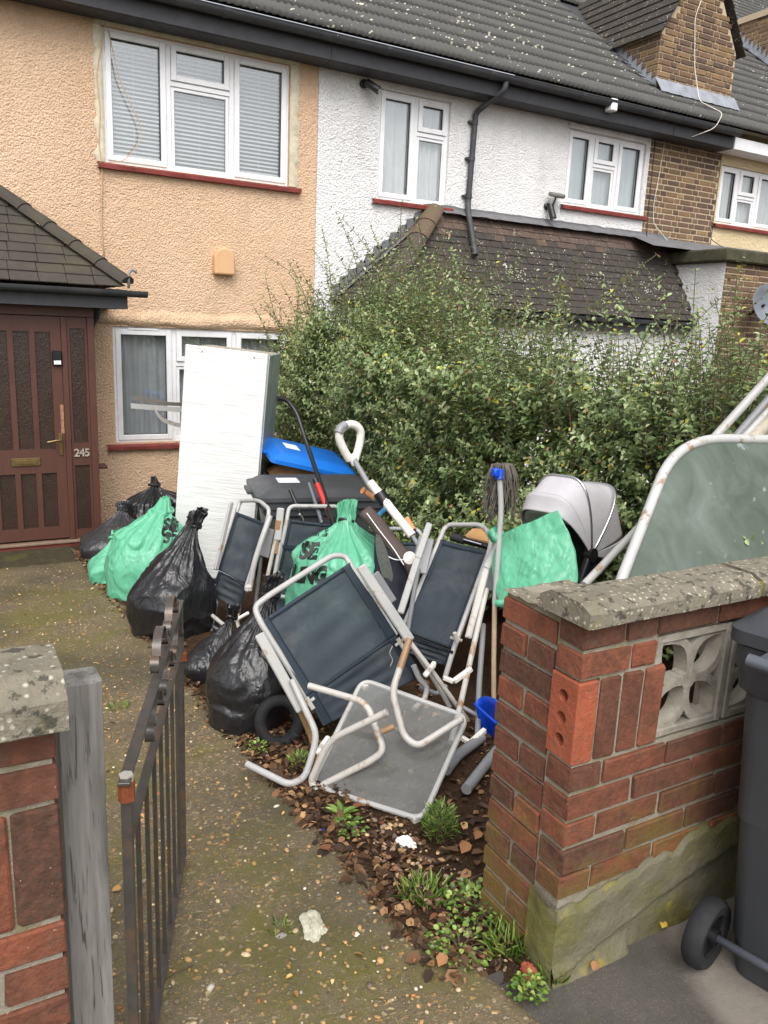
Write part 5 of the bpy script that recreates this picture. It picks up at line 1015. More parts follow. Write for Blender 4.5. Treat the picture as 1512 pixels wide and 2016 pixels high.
tb(C_, 'leg', [D(590, 1400, 2.74), D(612, 1450, 2.74), D(626, 1500, 2.68)], .011, RUSTYTUBE); tb(C_, 'leg', [D(802, 1258, 2.86), D(848, 1318, 2.80), D(922, 1420, 2.74)], .0115, TUBER); tb(C_, 'leg', [D(808, 1268, 2.90), D(850, 1330, 2.86), D(886, 1392, 2.80)], .0115, TUBE); tb(C_, 'leg', [D(814, 1310, 2.94), D(826, 1338, 2.92), D(842, 1352, 2.9), D(836, 1378, 2.88), D(815, 1395, 2.86)], .0135, TUBE, .04)
tb(C_, 'stretcher', [D(826, 1352, 2.95), D(862, 1368, 2.9), D(880, 1350, 2.9)], .012, GREYTUBE)
for (px, py, Y) in ((845, 1322, 2.78), (634, 1472, 2.60)):
    m = MB(); c = D(px, py, Y); m.bar(c + V(-.025, 0, -.02), c + V(.025, 0, .03), .02, .03, (0, -1, .3), .006); m.tube([c + V(-.01, -.02, .02), c + V(.03, .01, .03)], .012, 8); m.build('hinge', WHITEPL, C_)
slab(C_, 'hinge_plate', D(634, 1482, 2.59), D(620, 1520, 2.56), .03, .01, RUSTYTUBE, (-.3, -.9, .1), .002)
sd_ = (q[1] - q[0]).normalized(); ud_ = (q[0] - q[3]).normalized()
bracket(C_, D(787, 1264, 2.99), sd_, -ud_); bracket(C_, D(608, 1382, 2.83), sd_, -ud_)
m = MB(); m.tube(fillet([D(773, 1272, 2.95), D(766, 1285, 2.95), D(774, 1300, 2.95), D(768, 1312, 2.95)], .02), .002, 5); m.build('loose_wire', TUBE, C_)
# ------------------------------------------------------------------ small glass side table on its side
def solveY(px, py, ref, L, lo, hi):
    for _ in range(50):
        mid = (lo + hi) / 2
        if (D(px, py, mid) - ref).length < L: lo = mid
        else: hi = mid
    return D(px, py, lo)
S_ = thing('side_table', 'small glass-topped side table on its side, rusty legs towards the viewer', 'table', gb(800, 1630, 2.1))
k0 = D(830, 1632, 2.085); k1 = D(612, 1566, 2.50); k0.z = max(k0.z, G(k0.y) + .005); k1.z = max(k1.z, G(k1.y) + .005); LL = (k1 - k0).length
k2 = solveY(714, 1338, k1, LL * 1.0, 2.52, 3.2); k3 = solveY(920, 1412, k0, LL * 1.0, 2.1, 2.9)
cor = [k0, k1, k2, k3]; loop = []
for i in range(4):
    a, b, c = cor[i - 1], cor[i], cor[(i + 1) % 4]; u_, v_ = (a - b).normalized() * .05, (c - b).normalized() * .05
    for k in range(7): s_ = k / 6; loop.append((1 - s_) ** 2 * (b + u_) + 2 * s_ * (1 - s_) * b + s_ * s_ * (b + v_))
m = MB(); m.tube(loop, .0105, 8, True); m.build('rim', TUBE, S_, smooth=40)
cen = (k0 + k1 + k2 + k3) / 4; nrm = (k1 - k0).cross(k2 - k1).normalized(); nrm = nrm if nrm.dot(V(0, 0, H) - cen) > 0 else -nrm
m = MB(); lp2 = [cen + (p - cen) * .985 for p in loop]; n = len(lp2); m.add([p + nrm * .002 for p in lp2] + [p - nrm * .003 for p in lp2], [tuple(range(n)), tuple(range(2 * n - 1, n - 1, -1))] + [(i, (i + 1) % n, n + (i + 1) % n, n + i) for i in range(n)]); m.build('glass_top', DIRTYGLASS, S_)
def on(px, py, off):          # a point standing off the table top
    d = CW + CR * ((px - 756) / F) - CU * ((py - 1008) / F); o0 = V(0, 0, H); t_ = ((cen + nrm * off) - o0).dot(nrm) / d.dot(nrm); return o0 + d * t_
tb(S_, 'leg', [on(608, 1350, .20), on(722, 1383, .16), on(756, 1478, .07), on(730, 1498, .05), on(634, 1546, .015)], .0135, TUBER, .05)
tb(S_, 'leg', [on(762, 1402, .23), on(650, 1456, .17), on(610, 1540, .05), on(632, 1572, .02)], .0135, TUBER, .05)
tb(S_, 'leg', [on(806, 1258, .24), on(772, 1362, .16), on(795, 1450, .05), on(822, 1470, .03), on(908, 1416, .015)], .0135, TUBER, .04); tb(S_, 'leg_end', [on(806.5, 1257, .2405), on(788, 1315, .197)], .0142, RUSTYTUBE)
tb(S_, 'leg', [on(752, 1440, .14), on(776, 1430, .14)], .012, RUSTYTUBE)
for (px, py) in ((718, 1352), (904, 1416), (640, 1550), (818, 1612)): m = MB(); m.box(on(px, py, .012), (.03, .03, .025), None, .004); m.build('leg_socket', TUBER, S_)
# ------------------------------------------------------------------ bins in the heap
BM = Matrix.Translation(V(2.36, 5.0, G(5.0) - .01)) @ ZR(-90 - 14) @ Matrix.Diagonal((1.12, 1.22, .80, 1))
wheelie('wheelie_bin', 'black wheelie bin with closed lid behind the folded chairs', BM, BINBLACK, BINBLACK)
BM2 = Matrix.Translation(V(2.66, 5.95, G(6.05) - .01)) @ ZR(-90 - 10) @ Matrix.Rotation(math.radians(7), 4, 'Y') @ Matrix.Diagonal((1.0, 1.0, .87, 1))
wheelie('wheelie_bin', 'wheelie bin with raised bright blue lid, beside the tall white unit', BM2, BINBLACK, BINBLUE, math.radians(15))
t = tag(MB().grid(lambda u, v: BM2 @ V(-.2 + .4 * u, -.34 + .5 * v, .98 + .12 * math.sin(math.pi * u) * (.4 + .6 * v) + .03 * noise.noise(V(u * 4, v * 4, 1)) - .05 * (1 - min(1, v * 6))), 20, 20).build('cardboard', CARD, None, smooth=40, solid=.006), 'crumpled brown cardboard bulging under the blue bin lid', 'cardboard')
# ------------------------------------------------------------------ sticks and handles
t = thing('bent_pole', 'long black bent tube leaning from hedge to chairs', 'pole', D(655, 1015, 4.25)); tb(t, 'tube', [D(548, 784, 5.0), D(566, 788, 5.0), D(584, 812, 4.95), D(606, 880, 4.8), D(660, 1040, 4.2)], .0155, BLACKPL, .12); m = MB(); m.tube([D(545, 783.5, 5.0), D(553, 785, 5.0)], .020, 10); m.build('end_cap', BLACKPL, t, smooth=40)
t = thing('broom_handle', 'red plastic handle leaning on the black wheelie bin', 'handle', D(650, 1010, 4.35)); tb(t, 'grip', [D(624, 952, 4.5), D(652, 1020, 4.3)], .017, REDPL); tb(t, 'top_cap', [D(620, 943, 4.52), D(624, 952, 4.5)], .018, BLACKPL)
t = thing('tool_stick', 'thin dark grey stick left of the red handle', 'stick', D(630, 1010, 4.4)); tb(t, 'shaft', [D(608, 951, 4.5), D(634, 1030, 4.32)], .013, BINHANDLE)
t = thing('umbrella_stick', 'short black metal stick on the bin side with shiny rivet', 'stick', D(598, 1026, 4.4)); tb(t, 'shaft', [D(571, 964, 4.5), D(598, 1026, 4.38)], .012, BLACKPL); m = MB(); m.lathe([(0, 0), (.01, .0), (.008, .006), (0, .008)], D(590, 1013, 4.36), (-.3, -.9, 0), 10); m.build('rivet', CHROME, t)
t = thing('mop_handle', 'white steam mop with looped handle leaning over the heap', 'mop', D(830, 1085, 3.5))
lpp = [D(688, 905, 4.1), D(676, 885, 4.1), D(667, 862, 4.1), D(669, 846, 4.1), D(684, 835, 4.12), D(700, 836, 4.12), D(711, 848, 4.12), D(708, 875, 4.12), D(698, 908, 4.1)]; tb(t, 'loop_handle', lpp, .024, WHITEPL, .08); m = MB(); m.tube(fillet([D(666.5, 853, 4.09), D(670, 843, 4.1), D(680, 836, 4.11)], .03), .0255, 10); m.build('trigger', GREYTUBE, t, smooth=40)
m = MB(); m.tube([D(690, 895, 4.1), D(700, 915, 4.08)], .03, 12, rads=[.03, .022]); m.build('collar', WHITEPL, t, smooth=40)
tb(t, 'shaft', [D(697, 905, 4.08), D(733, 966, 3.96)], .017, GREYTUBE); tb(t, 'shaft', [D(729, 950, 3.97), D(812, 1055, 3.66)], .026, WHITEPL); tb(t, 'clamp', [D(746, 970, 3.9), D(760, 992, 3.86)], .036, BLACKPL); tb(t, 'stem', [D(812, 1055, 3.66), D(840, 1100, 3.5)], .012, GREYTUBE)
t = thing('skipping_rope', 'orange handled light blue rope hanging by the white mop', 'rope', D(740, 985, 4.0)); m = MB(); m.tube([D(714, 965, 4.05), D(719, 968, 4.05), D(735, 979, 4.02), D(740, 982, 4.0)], .014, 10, rads=[.022, .015, .018, .02]); m.build('handle', ORANGEPL, t, smooth=40); m = MB(); m.tube([D(800, 1020, 3.76), D(812, 1045, 3.7)], .018, 10, rads=[.016, .026]); m.build('handle', ORANGEPL, t, smooth=40); tb(t, 'rope', [D(739, 981, 4.0), D(748, 988, 3.98), D(757, 996, 3.97)], .010, LIGHTBLUE); tb(t, 'rope', [D(766, 994, 3.97), D(736, 1024, 3.9)], .014, LIGHTBLUE)
# wetsuit and dark odds and ends behind the green bag
t = thing('wetsuit', 'brown neoprene wetsuit leg with white seams over a chair arm', 'wetsuit', D(770, 1120, 3.7)); m = MB(); m.tube(fillet([D(718, 1006, 3.86), D(742, 1030, 3.8), D(770, 1070, 3.72), D(812, 1112, 3.6), D(822, 1140, 3.56)], .1), .06, 14, rads=None, flat=(1, .62)); m.build('leg', NEOPRENE, t, smooth=True)
tb(t, 'seam', [D(722, 1010, 3.78), D(745, 1042, 3.72), D(775, 1080, 3.64), D(795, 1112, 3.52)], .003, PAPER); tb(t, 'seam', [D(742, 1068, 3.74), D(762, 1095, 3.66), D(780, 1103, 3.60), D(800, 1101, 3.53)], .003, PAPER); m = MB(); m.lathe([(.03, 0), (.034, .01), (.02, .014), (0, .014)], D(806, 1098, 3.46), (-.4, -.85, .2), 16); m.build('cuff_ring', WHITEPL, t, smooth=40)
m = MB(); m.grid(lambda u, v: quadpt([D(738, 1046, 3.78), D(822, 1120, 3.62), D(828, 1230, 3.5), D(735, 1235, 3.6)], u, v) + V(-.3, -.9, .1) * (.05 * math.sin(math.pi * u) + .02 * noise.noise(V(u * 6, v * 6, 3))), 24, 24); tag(m.build('navy_cloth', NAVY, None, smooth=True, solid=.01), 'dark navy cloth hanging under the wetsuit leg', 'cloth')
m = MB(); cc = D(757, 1110, 3.66); ax1 = (D(742, 1050, 3.7) - D(770, 1165, 3.6)) / 2; ax2 = V(.8, -.5, 0) * .035; m.add([cc + ax1 * math.cos(a) + ax2 * math.sin(a) + o_ for o_ in (V(-.004, -.012, 0), V(.004, .012, 0)) for a in [2 * math.pi * k / 24 for k in range(24)]], [tuple(range(24)), tuple(range(47, 23, -1))] + [(k, (k + 1) % 24, 24 + (k + 1) % 24, 24 + k) for k in range(24)]); tag(m.build('oval_board', plain('speckled_dark_grey', lin(78, 82, 76), .8, 0, .4, 120), None), 'narrow oval speckled grey board beside the big green bag', 'board')
# string mop
t = thing('string_mop', 'upturned string mop with blue socket and pale pole', 'mop', D(972, 1400, 2.55))
tb(t, 'pole', [D(983, 938, 3.0), D(987, 1000, 2.98), D(982, 1070, 2.96), D(974, 1190, 2.92)], .0135, TUBE, .15); tb(t, 'wooden_pole', [D(974, 1185, 2.922), D(972, 1300, 2.88), D(972, 1476, 2.82)], .0125, plain('bare_pine', lin(188, 164, 136), .8, 0, .12, 30))
m = MB(); m.tube([D(983, 945, 2.99), D(982, 926, 3.01)], .021, 12, rads=[.018, .024]); m.box(D(976, 930, 2.99), (.035, .035, .04), None, .006); m.build('socket', BLUEPL, t, smooth=40)
m = MB(); R = random.Random(5); top = D(985, 918, 3.05)
for i in range(150):
    a = R.uniform(0, 2 * math.pi); w_ = R.uniform(.015, .085); L = R.uniform(.14, .27); o_ = V(math.cos(a) * w_, math.sin(a) * w_ * .6, 0); o_ += V(.012, -.006, 0)
    m.tube([top + o_ * .15, top + o_ * .7 + V(0, 0, .018 - .1 * w_), top + o_ * 1.05 + V(0, 0, -.05), top + o_ * 1.15 + V(R.uniform(-.015, .015), 0, -L * .6), top + o_ * 1.1 + V(R.uniform(-.03, .03), R.uniform(-.02, .02), -L)], .0028, 4, cap=False)
m.build('mop_strings', MOPSTR, t, smooth=True)
# cardboard and foam handle on chair D
m = MB(); q = [D(912, 1060, 3.5), D(930, 1044, 3.6), D(972, 1046, 3.5), D(962, 1070, 3.4)]; nn_ = V(0, -.2, 1) * .012; m.add(q + [p + nn_ for p in q], [(0, 1, 2, 3), (4, 5, 6, 7), (0, 1, 5, 4), (1, 2, 6, 5), (2, 3, 7, 6), (3, 0, 4, 7)]); tag(m.build('cardboard', CARD, None), 'flat piece of cardboard behind the top of the right-hand chair', 'cardboard')
t = thing('foam_handlebar', 'black foam-covered handlebar behind the right-hand chair top', 'handlebar', D(925, 1065, 3.45)); tb(t, 'grip', [D(888, 1056, 3.52), D(915, 1064, 3.46)], .024, RUBBER); tb(t, 'bar', [D(910, 1063, 3.47), D(975, 1080, 3.3)], .017, BLACKPL); tb(t, 'clip', [D(913, 1062, 3.44), D(948, 1072, 3.35)], .006, CHROME)
# blue scoop
t = thing('blue_scoop', 'bright blue plastic scoop between right-hand chair and brick pier', 'scoop', D(960, 1480, 2.4)); q = [D(934, 1385, 2.58), D(978, 1378, 2.44), D(984, 1474, 2.46), D(962, 1482, 2.56)]
m = MB(); m.grid(lambda u, v: quadpt(q, u, v) + V(.25, .5, 0) * .09 * math.sin(math.pi * u), 12, 8); m.build('pan', BLUEPL, t, smooth=True, solid=.004); tb(t, 'rim', [D(935, 1386, 2.58), D(955, 1405, 2.50), D(978, 1424, 2.42)], .006, BLUEPL)
# loose grey tube on the soil
t = tag(MB().tube(fillet([D(985, 1470, 2.34), D(960, 1500, 2.27), D(918, 1554, 2.14)], .05), .021, 12).build('loose_tube', GREYTUBE, None, smooth=40), 'thick grey tube end lying on soil beside the brick pier', 'tube')
# black corrugated hose
hc_ = D(551, 1418, 2.93); hx = V(.88, -.47, 0); hz_ = V(.10, .2, .97); m = MB(); pts = []; rad = []
for i in range(420): i_f = i / 419; a = -1.2 + 7.0 * i_f; Rr = .082; pts.append(hc_ + hx * Rr * math.cos(a) + hz_ * Rr * 1.08 * math.sin(a) + V(-.2, -.4, 0) * .05 * i_f); rad.append(.024 + .0032 * math.sin(i * 1.5708 + .7854))
m.tube(pts, .024, 12, False, True, rad); o = m.build('corrugated_hose', RUBBER, None, smooth=True); tag(o, 'coiled black corrugated hose beside the knotted black bag', 'hose')
# ------------------------------------------------------------------ pram hood
P_ = thing('pram', 'pale grey pram hood with chrome bows behind the hanging green bag', 'pram', gb(1110, 1180, 3.0)); pr_ = D(1163, 1092, 2.83); pl_ = D(1051, 1069, 3.175); axd = (pr_ - pl_); WH = axd.length; axd.normalize(); fw_ = V(axd.y, -axd.x, 0).normalized(); fw_ = fw_ if fw_.y < 0 else -fw_; cpt = (pr_ + pl_) / 2
def bow(th, R, k=.5):
    d = fw_ * math.sin(th) + V(0, 0, 1) * math.cos(th)
    return lambda t_: cpt + axd * (WH / 2) * math.copysign(abs(math.cos(t_)) ** k, math.cos(t_)) + d * R * (math.sin(t_) ** .75)
bw_ = [bow(math.radians(a), R) for a, R in ((44, .31), (30, .355), (8, .385), (-40, .41), (-84, .40), (-108, .32))]
def hoodf(a, b): return lambda u, v: bw_[a](math.pi * u).lerp(bw_[b](math.pi * u), v) + V(0, 0, -.012 * math.sin(math.pi * v) * math.sin(math.pi * u))
for nm, a, b, mt in (('brim', 0, 1, HOOD), ('brim', 1, 2, HOOD), ('hood_panel', 2, 3, HOOD), ('hood_panel', 3, 4, HOOD), ('hood_panel', 4, 5, HOOD)): m = MB(); m.grid(hoodf(a, b), 48, 8); m.build(nm, mt, P_, smooth=True, solid=.006)
for i in (2, 3): m = MB(); m.tube([bw_[i](math.pi * k / 40) + (bw_[i](math.pi * k / 40) - cpt).normalized() * .004 for k in range(41)], .0075, 8); m.build('bow', CHROME, P_, smooth=True)
m = MB(); m.grid(lambda u, v: (bw_[0](math.pi * u) - cpt) * (.97 - .25 * v) + cpt - fw_ * (.02 + .10 * v) + V(0, 0, -.02 * v), 40, 6); m.build('inner_lining', plain('pale_lining', lin(190, 186, 180), .9), P_, smooth=True, solid=.004)
m = MB(); m.grid(lambda u, v: cpt + axd * (u - .5) * WH * .86 - fw_ * (.17 * (1 - v) + .02 * v) + V(0, 0, .24 - .62 * v + .04 * math.sin(math.pi * u)), 16, 16); m.build('seat_back', DARKFAB, P_, smooth=True, solid=.02)
for s_, p_ in ((1, pr_), (-1, pl_)): tb(P_, 'frame_tube', [p_ + V(0, 0, .02), p_ + fw_ * .1 + V(0, 0, -.2), p_ + fw_ * .02 + V(0, 0, -.62)], .019, BLACKPL); m = MB(); m.lathe([(0, -.02), (.035, -.02), (.035, .02), (0, .02)], p_, axd, 16); m.build('hinge', BLACKPL, P_, smooth=40)
# ------------------------------------------------------------------ large patio table leaning behind the wall
T_ = thing('patio_table', 'large rusty-rimmed glass patio table tipped up behind the front wall', 'table', V(2.6, 2.1, G(2.1)))
c0 = D(1332, 862, 2.25); e1 = (D(1512, 866, 2.16) - c0).normalized(); e2 = (D(1216, 1160, 1.99) - c0); e2 = (e2 - e1 * e2.dot(e1)).normalized(); nT = e1.cross(e2).normalized(); nT = nT if nT.dot(V(0, 0, H) - c0) > 0 else -nT
v2 = D(1216, 1160, 1.99) - c0; av, bv_ = v2.dot(e1), v2.dot(e2); LT = .78; crn = [V(0, 0, 0), V(LT, 0, 0), V(LT - av, bv_, 0), V(LT - av * 1.1, bv_ + .16, 0), V(av * 1.1, bv_ + .16, 0), V(av, bv_, 0)]; ptsT = []
for i in range(6):
    a_, b2_, c_ = crn[i - 1], crn[i], crn[(i + 1) % 6]; u_, w_ = (a_ - b2_), (c_ - b2_); rr_ = min(.24, u_.length * .42, w_.length * .42); u_, w_ = u_.normalized() * rr_, w_.normalized() * rr_
    for k in range(10): s_ = k / 9; q_ = (1 - s_) ** 2 * (b2_ + u_) + 2 * s_ * (1 - s_) * b2_ + s_ * s_ * (b2_ + w_); ptsT.append(c0 + e1 * q_.x + e2 * q_.y)
m = MB(); m.tube(ptsT, .021, 10, True); RIM = greymetal('white_rusting_rim', lin(190, 190, 188), lin(168, 168, 166), .045); m.build('rim', RIM, T_, smooth=40)
m = MB(); n = len(ptsT); cT = sum(ptsT, V(0, 0, 0)) / n; i_ = [cT + (p - cT) * .975 for p in ptsT]; m.add([p + nT * .004 for p in i_] + [p - nT * .003 for p in i_], [tuple(range(n)), tuple(range(2 * n - 1, n - 1, -1))] + [(k, (k + 1) % n, n + (k + 1) % n, n + k) for k in range(n)]); m.build('glass_top', ALGAEGLASS, T_)
tb(T_, 'leg', [D(1150, 1152, 2.20), D(1262, 1034, 2.32), D(1285, 1005, 2.36)], .0165, TUBE); tb(T_, 'leg', [D(1385, 885, 2.28), D(1512, 745, 2.22), D(1600, 650, 2.18)], .019, TUBE)
tb(T_, 'leg', [D(1430, 880, 2.26), D(1540, 755, 2.2)], .017, GREYTUBE); tb(T_, 'leg', [D(1446, 880, 2.24), D(1560, 758, 2.18)], .017, TUBE); tb(T_, 'leg', [D(1462, 880, 2.22), D(1560, 790, 2.16)], .028, plain('pitted_cream_tube', lin(178, 168, 150), .6, 0, .2, 60, .4, .4, 150, (lin(120, 116, 100), 30, .7))); tb(T_, 'leg', [D(1492, 880, 2.20), D(1580, 790, 2.14)], .022, TUBE)
# ------------------------------------------------------------------ hedge, weeds, litter
NR = np.random.default_rng(11)
def unit(a): return a / np.maximum(1e-9, np.linalg.norm(a, axis=-1, keepdims=True))
def leafmesh(name, base, dirv, nrm, L, W, col, mat, parent=None, fold=.25, curl=.15):
    """base, dirv, nrm: (n,3); L, W: (n,); col: (n,3) -> folded six-point leaves as one mesh"""
    n = len(L); d = unit(dirv); s = unit(np.cross(d, nrm)); u = np.cross(s, d); L = L[:, None]; W = W[:, None]
    P = np.empty((n, 6, 3), np.float32)
    P[:, 0] = base; P[:, 1] = base + d * L * .32 + s * W * .5 + u * W * fold; P[:, 2] = base + d * L * .70 + s * W * .42 + u * (W * fold - L * curl * .4); P[:, 3] = base + d * L - u * L * curl
    P[:, 4] = base + d * L * .70 - s * W * .42 + u * (W * fold - L * curl * .4); P[:, 5] = base + d * L * .32 - s * W * .5 + u * W * fold
    me = bpy.data.meshes.new(name); me.vertices.add(n * 6); me.vertices.foreach_set('co', P.ravel())
    idx = (np.arange(n)[:, None] * 6 + np.array([0, 1, 2, 3, 0, 3, 4, 5])[None]).ravel().astype(np.int32)
    me.loops.add(n * 8); me.loops.foreach_set('vertex_index', idx); me.polygons.add(n * 2); me.polygons.foreach_set('loop_start', np.arange(0, n * 8, 4, dtype=np.int32)); me.update(calc_edges=True)
    ca = me.color_attributes.new('Col', 'FLOAT_COLOR', 'POINT'); cc = np.ones((n, 6, 4), np.float32); cc[:, :, :3] = col[:, None, :]; ca.data.foreach_set('color', cc.ravel())
    me.materials.append(mat); o = bpy.data.objects.new(name, me); COL.objects.link(o); par(o, parent); return o
def pal(n, cols, w, jit=.12):
    c = np.array([c_[:3] for c_ in cols])[NR.choice(len(cols), n, p=np.array(w) / sum(w))]; return np.clip(c * (1 + NR.normal(0, jit, (n, 1))), .004, 1)
hedge = thing('hedge', 'tall overgrown green privet hedge between the gardens behind the heap', 'hedge', (3.6, 5, G(5)))
TY = np.array([1.4, 2.57, 2.84, 3.4, 4.0, 4.55, 5.2, 5.7, 6.8, 7.4, 8.0, 8.6]); TZ = np.array([1.42, 1.42, 1.34, 1.38, 1.40, 1.46, 1.64, 1.80, 1.70, 1.52, 1.36, 1.15])
def topz(y): return np.interp(y, TY, TZ)
def facex(y, z): return 2.98 + .16 * np.sin(y * 2.1 + 1) + .10 * np.sin(y * 4.7 + z * 3) + .10 * np.sin(z * 5 + y) - .10 * np.clip(z - .6, 0, 1) + np.interp(y, [2.6, 3.4], [.42, .05]) + np.interp(y, [6.6, 7.4, 8.2], [0, .22, .45])
def shoots(o, d, ln, per=.032, lw=(.034, .053), keep=1.0, sd=0):
    S = len(o); K = int(ln.max() / per); t = (np.arange(K) + .5)[None, :] * per; ok = (t < ln[:, None]) & (NR.random((S, K)) < keep)
    bend = NR.normal(0, .30, (S, 3)); bend[:, 2] = -np.abs(bend[:, 2]) * .4; p = o[:, None] + d[:, None] * t[..., None] + bend[:, None] * (t[..., None] ** 2)
    tan = unit(d[:, None] + 2 * bend[:, None] * t[..., None]); az = NR.random((S, 1)) * 6.28 + (np.arange(K)[None, :] % 2) * 1.571 + NR.normal(0, .25, (S, K))
    a = np.array([0, 0, 1.0]); b = np.array([1.0, .2, 0]); ref = np.where(np.abs(tan[..., 2:3]) > .85, b, a); x = unit(np.cross(tan, ref)); y = np.cross(tan, x); R = []
    for sgn in (0, np.pi):
        rad = x * np.cos(az + sgn)[..., None] + y * np.sin(az + sgn)[..., None]; ld = unit(rad * 1.0 + tan * .45 + np.array([0, 0, -.05]) + NR.normal(0, .12, rad.shape)); f = ok & (NR.random((S, K)) < .93)
        sc = 1 - .45 * (t / ln[:, None]).clip(0, 1) ** 3; L = NR.uniform(*lw, (S, K)) * sc * NR.choice([.62, .85, 1, 1, 1.12], (S, K))
        R.append((p[f], ld[f], unit(tan * .9 + np.array([0, 0, .5]) + NR.normal(0, .2, tan.shape))[f], L[f]))
    return [np.concatenate(k) for k in zip(*R)], p, ok
parts = []; stems = MB()
def addshoots(n, gen, ln, stem=.0, **kw):
    o, d = gen(n); l = NR.uniform(*ln, n); R, p, ok = shoots(o, unit(d), l, **kw); parts.append(R)
    for i in np.nonzero(NR.random(n) < stem)[0]:
        q = p[i][ok[i]]
        if len(q) > 3: stems.tube([Vector(v) for v in q[::3]], .0022, 4, cap=False)
def g_face(n):
    y = NR.uniform(1.5, 8.25, n); zt = topz(y); z0_ = np.array([G(v) for v in y]) + .05; z = z0_ + (zt - .12 - z0_) * NR.random(n) ** .8; x = facex(y, z) + np.abs(NR.normal(0, .13, n)) + .03
    d = np.stack([-.75 + NR.normal(0, .35, n), NR.normal(-.15, .45, n), .75 + NR.normal(0, .3, n)], 1); return np.stack([x, y, z], 1), d
def g_top(n):
    y = NR.uniform(1.5, 8.3, n); x = facex(y, 1.5) + NR.random(n) * 1.15; z = topz(y) - NR.uniform(.05, .45, n); d = np.stack([NR.normal(-.08, .18, n), NR.normal(0, .18, n), np.ones(n)], 1); return np.stack([x, y, z], 1), d
def g_in(n):
    y = NR.uniform(1.5, 8.3, n); zt = topz(y); z0_ = np.array([G(v) for v in y]); z = z0_ + (zt - .1 - z0_) * NR.random(n); x = facex(y, z) + .15 + NR.random(n) * .9; d = np.stack([-.3 + NR.normal(0, .6, n), NR.normal(0, .6, n), .5 + NR.normal(0, .5, n)], 1); return np.stack([x, y, z], 1), d
def g_core(n):
    o, d = g_in(n); o[:, 0] = facex(o[:, 1], o[:, 2]) + NR.uniform(.35, .6, n); o[:, 2] = np.minimum(o[:, 2], topz(o[:, 1]) - .35); return o, d
addshoots(3600, g_face, (.16, .42), .25); addshoots(1100, g_top, (.22, .50), .6, per=.036); addshoots(560, g_top, (.45, .95), 1.0, per=.042); addshoots(2600, g_in, (.2, .45), .2); addshoots(1500, g_core, (.25, .4), 0, lw=(.055, .08))
def g_leftend(n):
    y = NR.uniform(7.0, 7.7, n); x = NR.uniform(3.0, 3.35, n); z = NR.uniform(.7, 1.35, n); return np.stack([x, y, z], 1), np.stack([NR.normal(-.25, .15, n), NR.normal(-.1, .2, n), np.ones(n)], 1)
addshoots(26, g_leftend, (.4, .75), 1.0, per=.040)
b_, d_, n_, L_ = [np.concatenate(k) for k in zip(*parts)]; nl = len(L_)
col = pal(nl, [lin(118, 138, 84), lin(144, 160, 106), lin(94, 116, 68), lin(168, 178, 134), lin(196, 188, 86), lin(158, 124, 82)], [30, 30, 18, 20, 3, 1.6], .16)
leafmesh('foliage', b_, d_, n_, L_, L_ * NR.uniform(.48, .62, nl), col, LEAF, hedge, .18, .16)
R = random.Random(3)
for i in range(110):
    y = R.uniform(1.6, 8.2); x = R.uniform(3.45, 4.0); z0_ = G(y); p = V(x, y, z0_); pts = [p]
    for k in range(4): p = p + V(R.uniform(-.16, .06), R.uniform(-.13, .13), .40); pts.append(p)
    stems.tube(pts, .008, 5, cap=False, rads=[.012, .010, .008, .005, .002])
stems.build('stems', STEM, hedge)
print('hedge leaves', nl)
# leaf litter ------------------------------------------------------
def flat_leaves(name, P, size, cols, w, mat, lift=.01, parent=None, tilt=.55, curl=.3, wl=(.45, .75)):
    n = len(P); a = NR.random(n) * 6.28; d = np.stack([np.cos(a), np.sin(a), NR.normal(0, tilt * .5, n)], 1); nm = np.stack([NR.normal(0, tilt, n), NR.normal(0, tilt, n), np.ones(n)], 1); L = NR.uniform(*size, n) * NR.choice([.6, 1, 1, 1.3], n)
    return leafmesh(name, P + np.array([0, 0, lift]) + np.stack([np.zeros(n), np.zeros(n), NR.random(n) * lift], 1), d, unit(nm), L, L * NR.uniform(*wl, n), pal(n, cols, w, .2), mat, parent, .3 * NR.random() + .1, curl)
def zb_(x, y): return np.array([max(bedz(a, b), G(b) + .004 if a < 1.12 else -9) for a, b in zip(x, y)])
n = 2700; y = np.concatenate([NR.uniform(1.38, 3.2, 1500), NR.uniform(2.6, 7.4, 1200)]); x = pathx(2.5) - .07 + np.abs(NR.normal(0, .20, n)); x = np.where(y > 3.2, pathx(4.) + np.abs(NR.normal(0, .12, n)) - .09, x); x = np.concatenate([x, NR.uniform(1.15, 2.1, 1200)]); y = np.concatenate([y, NR.uniform(1.65, 3.6, 1200)]); k = x < 2.2; x, y = x[k], y[k]
BR = [lin(104, 78, 56), lin(82, 62, 46), lin(138, 104, 74), lin(64, 50, 40), lin(168, 134, 96), lin(112, 74, 52)]
stuff(flat_leaves('leaf_litter', np.stack([x, y, zb_(x, y)], 1), (.012, .042), BR, [26, 30, 14, 28, 6, 6], LITTER, .008, None, .38))['label'] = 'brown fallen leaves covering the soil beside the path'
n = 320; y = 1.15 + 6 * NR.random(n) ** 1.3; x = NR.uniform(.0, 1.05, n)
stuff(flat_leaves('path_leaves', np.stack([x, y, np.array([G(v) for v in y]) + .008], 1), (.010, .022), [lin(190, 150, 90), lin(150, 112, 70), lin(196, 170, 120), lin(120, 100, 60)], [30, 30, 20, 20], LITTER, .004, None, .3))['label'] = 'tiny dead leaves scattered over the path'
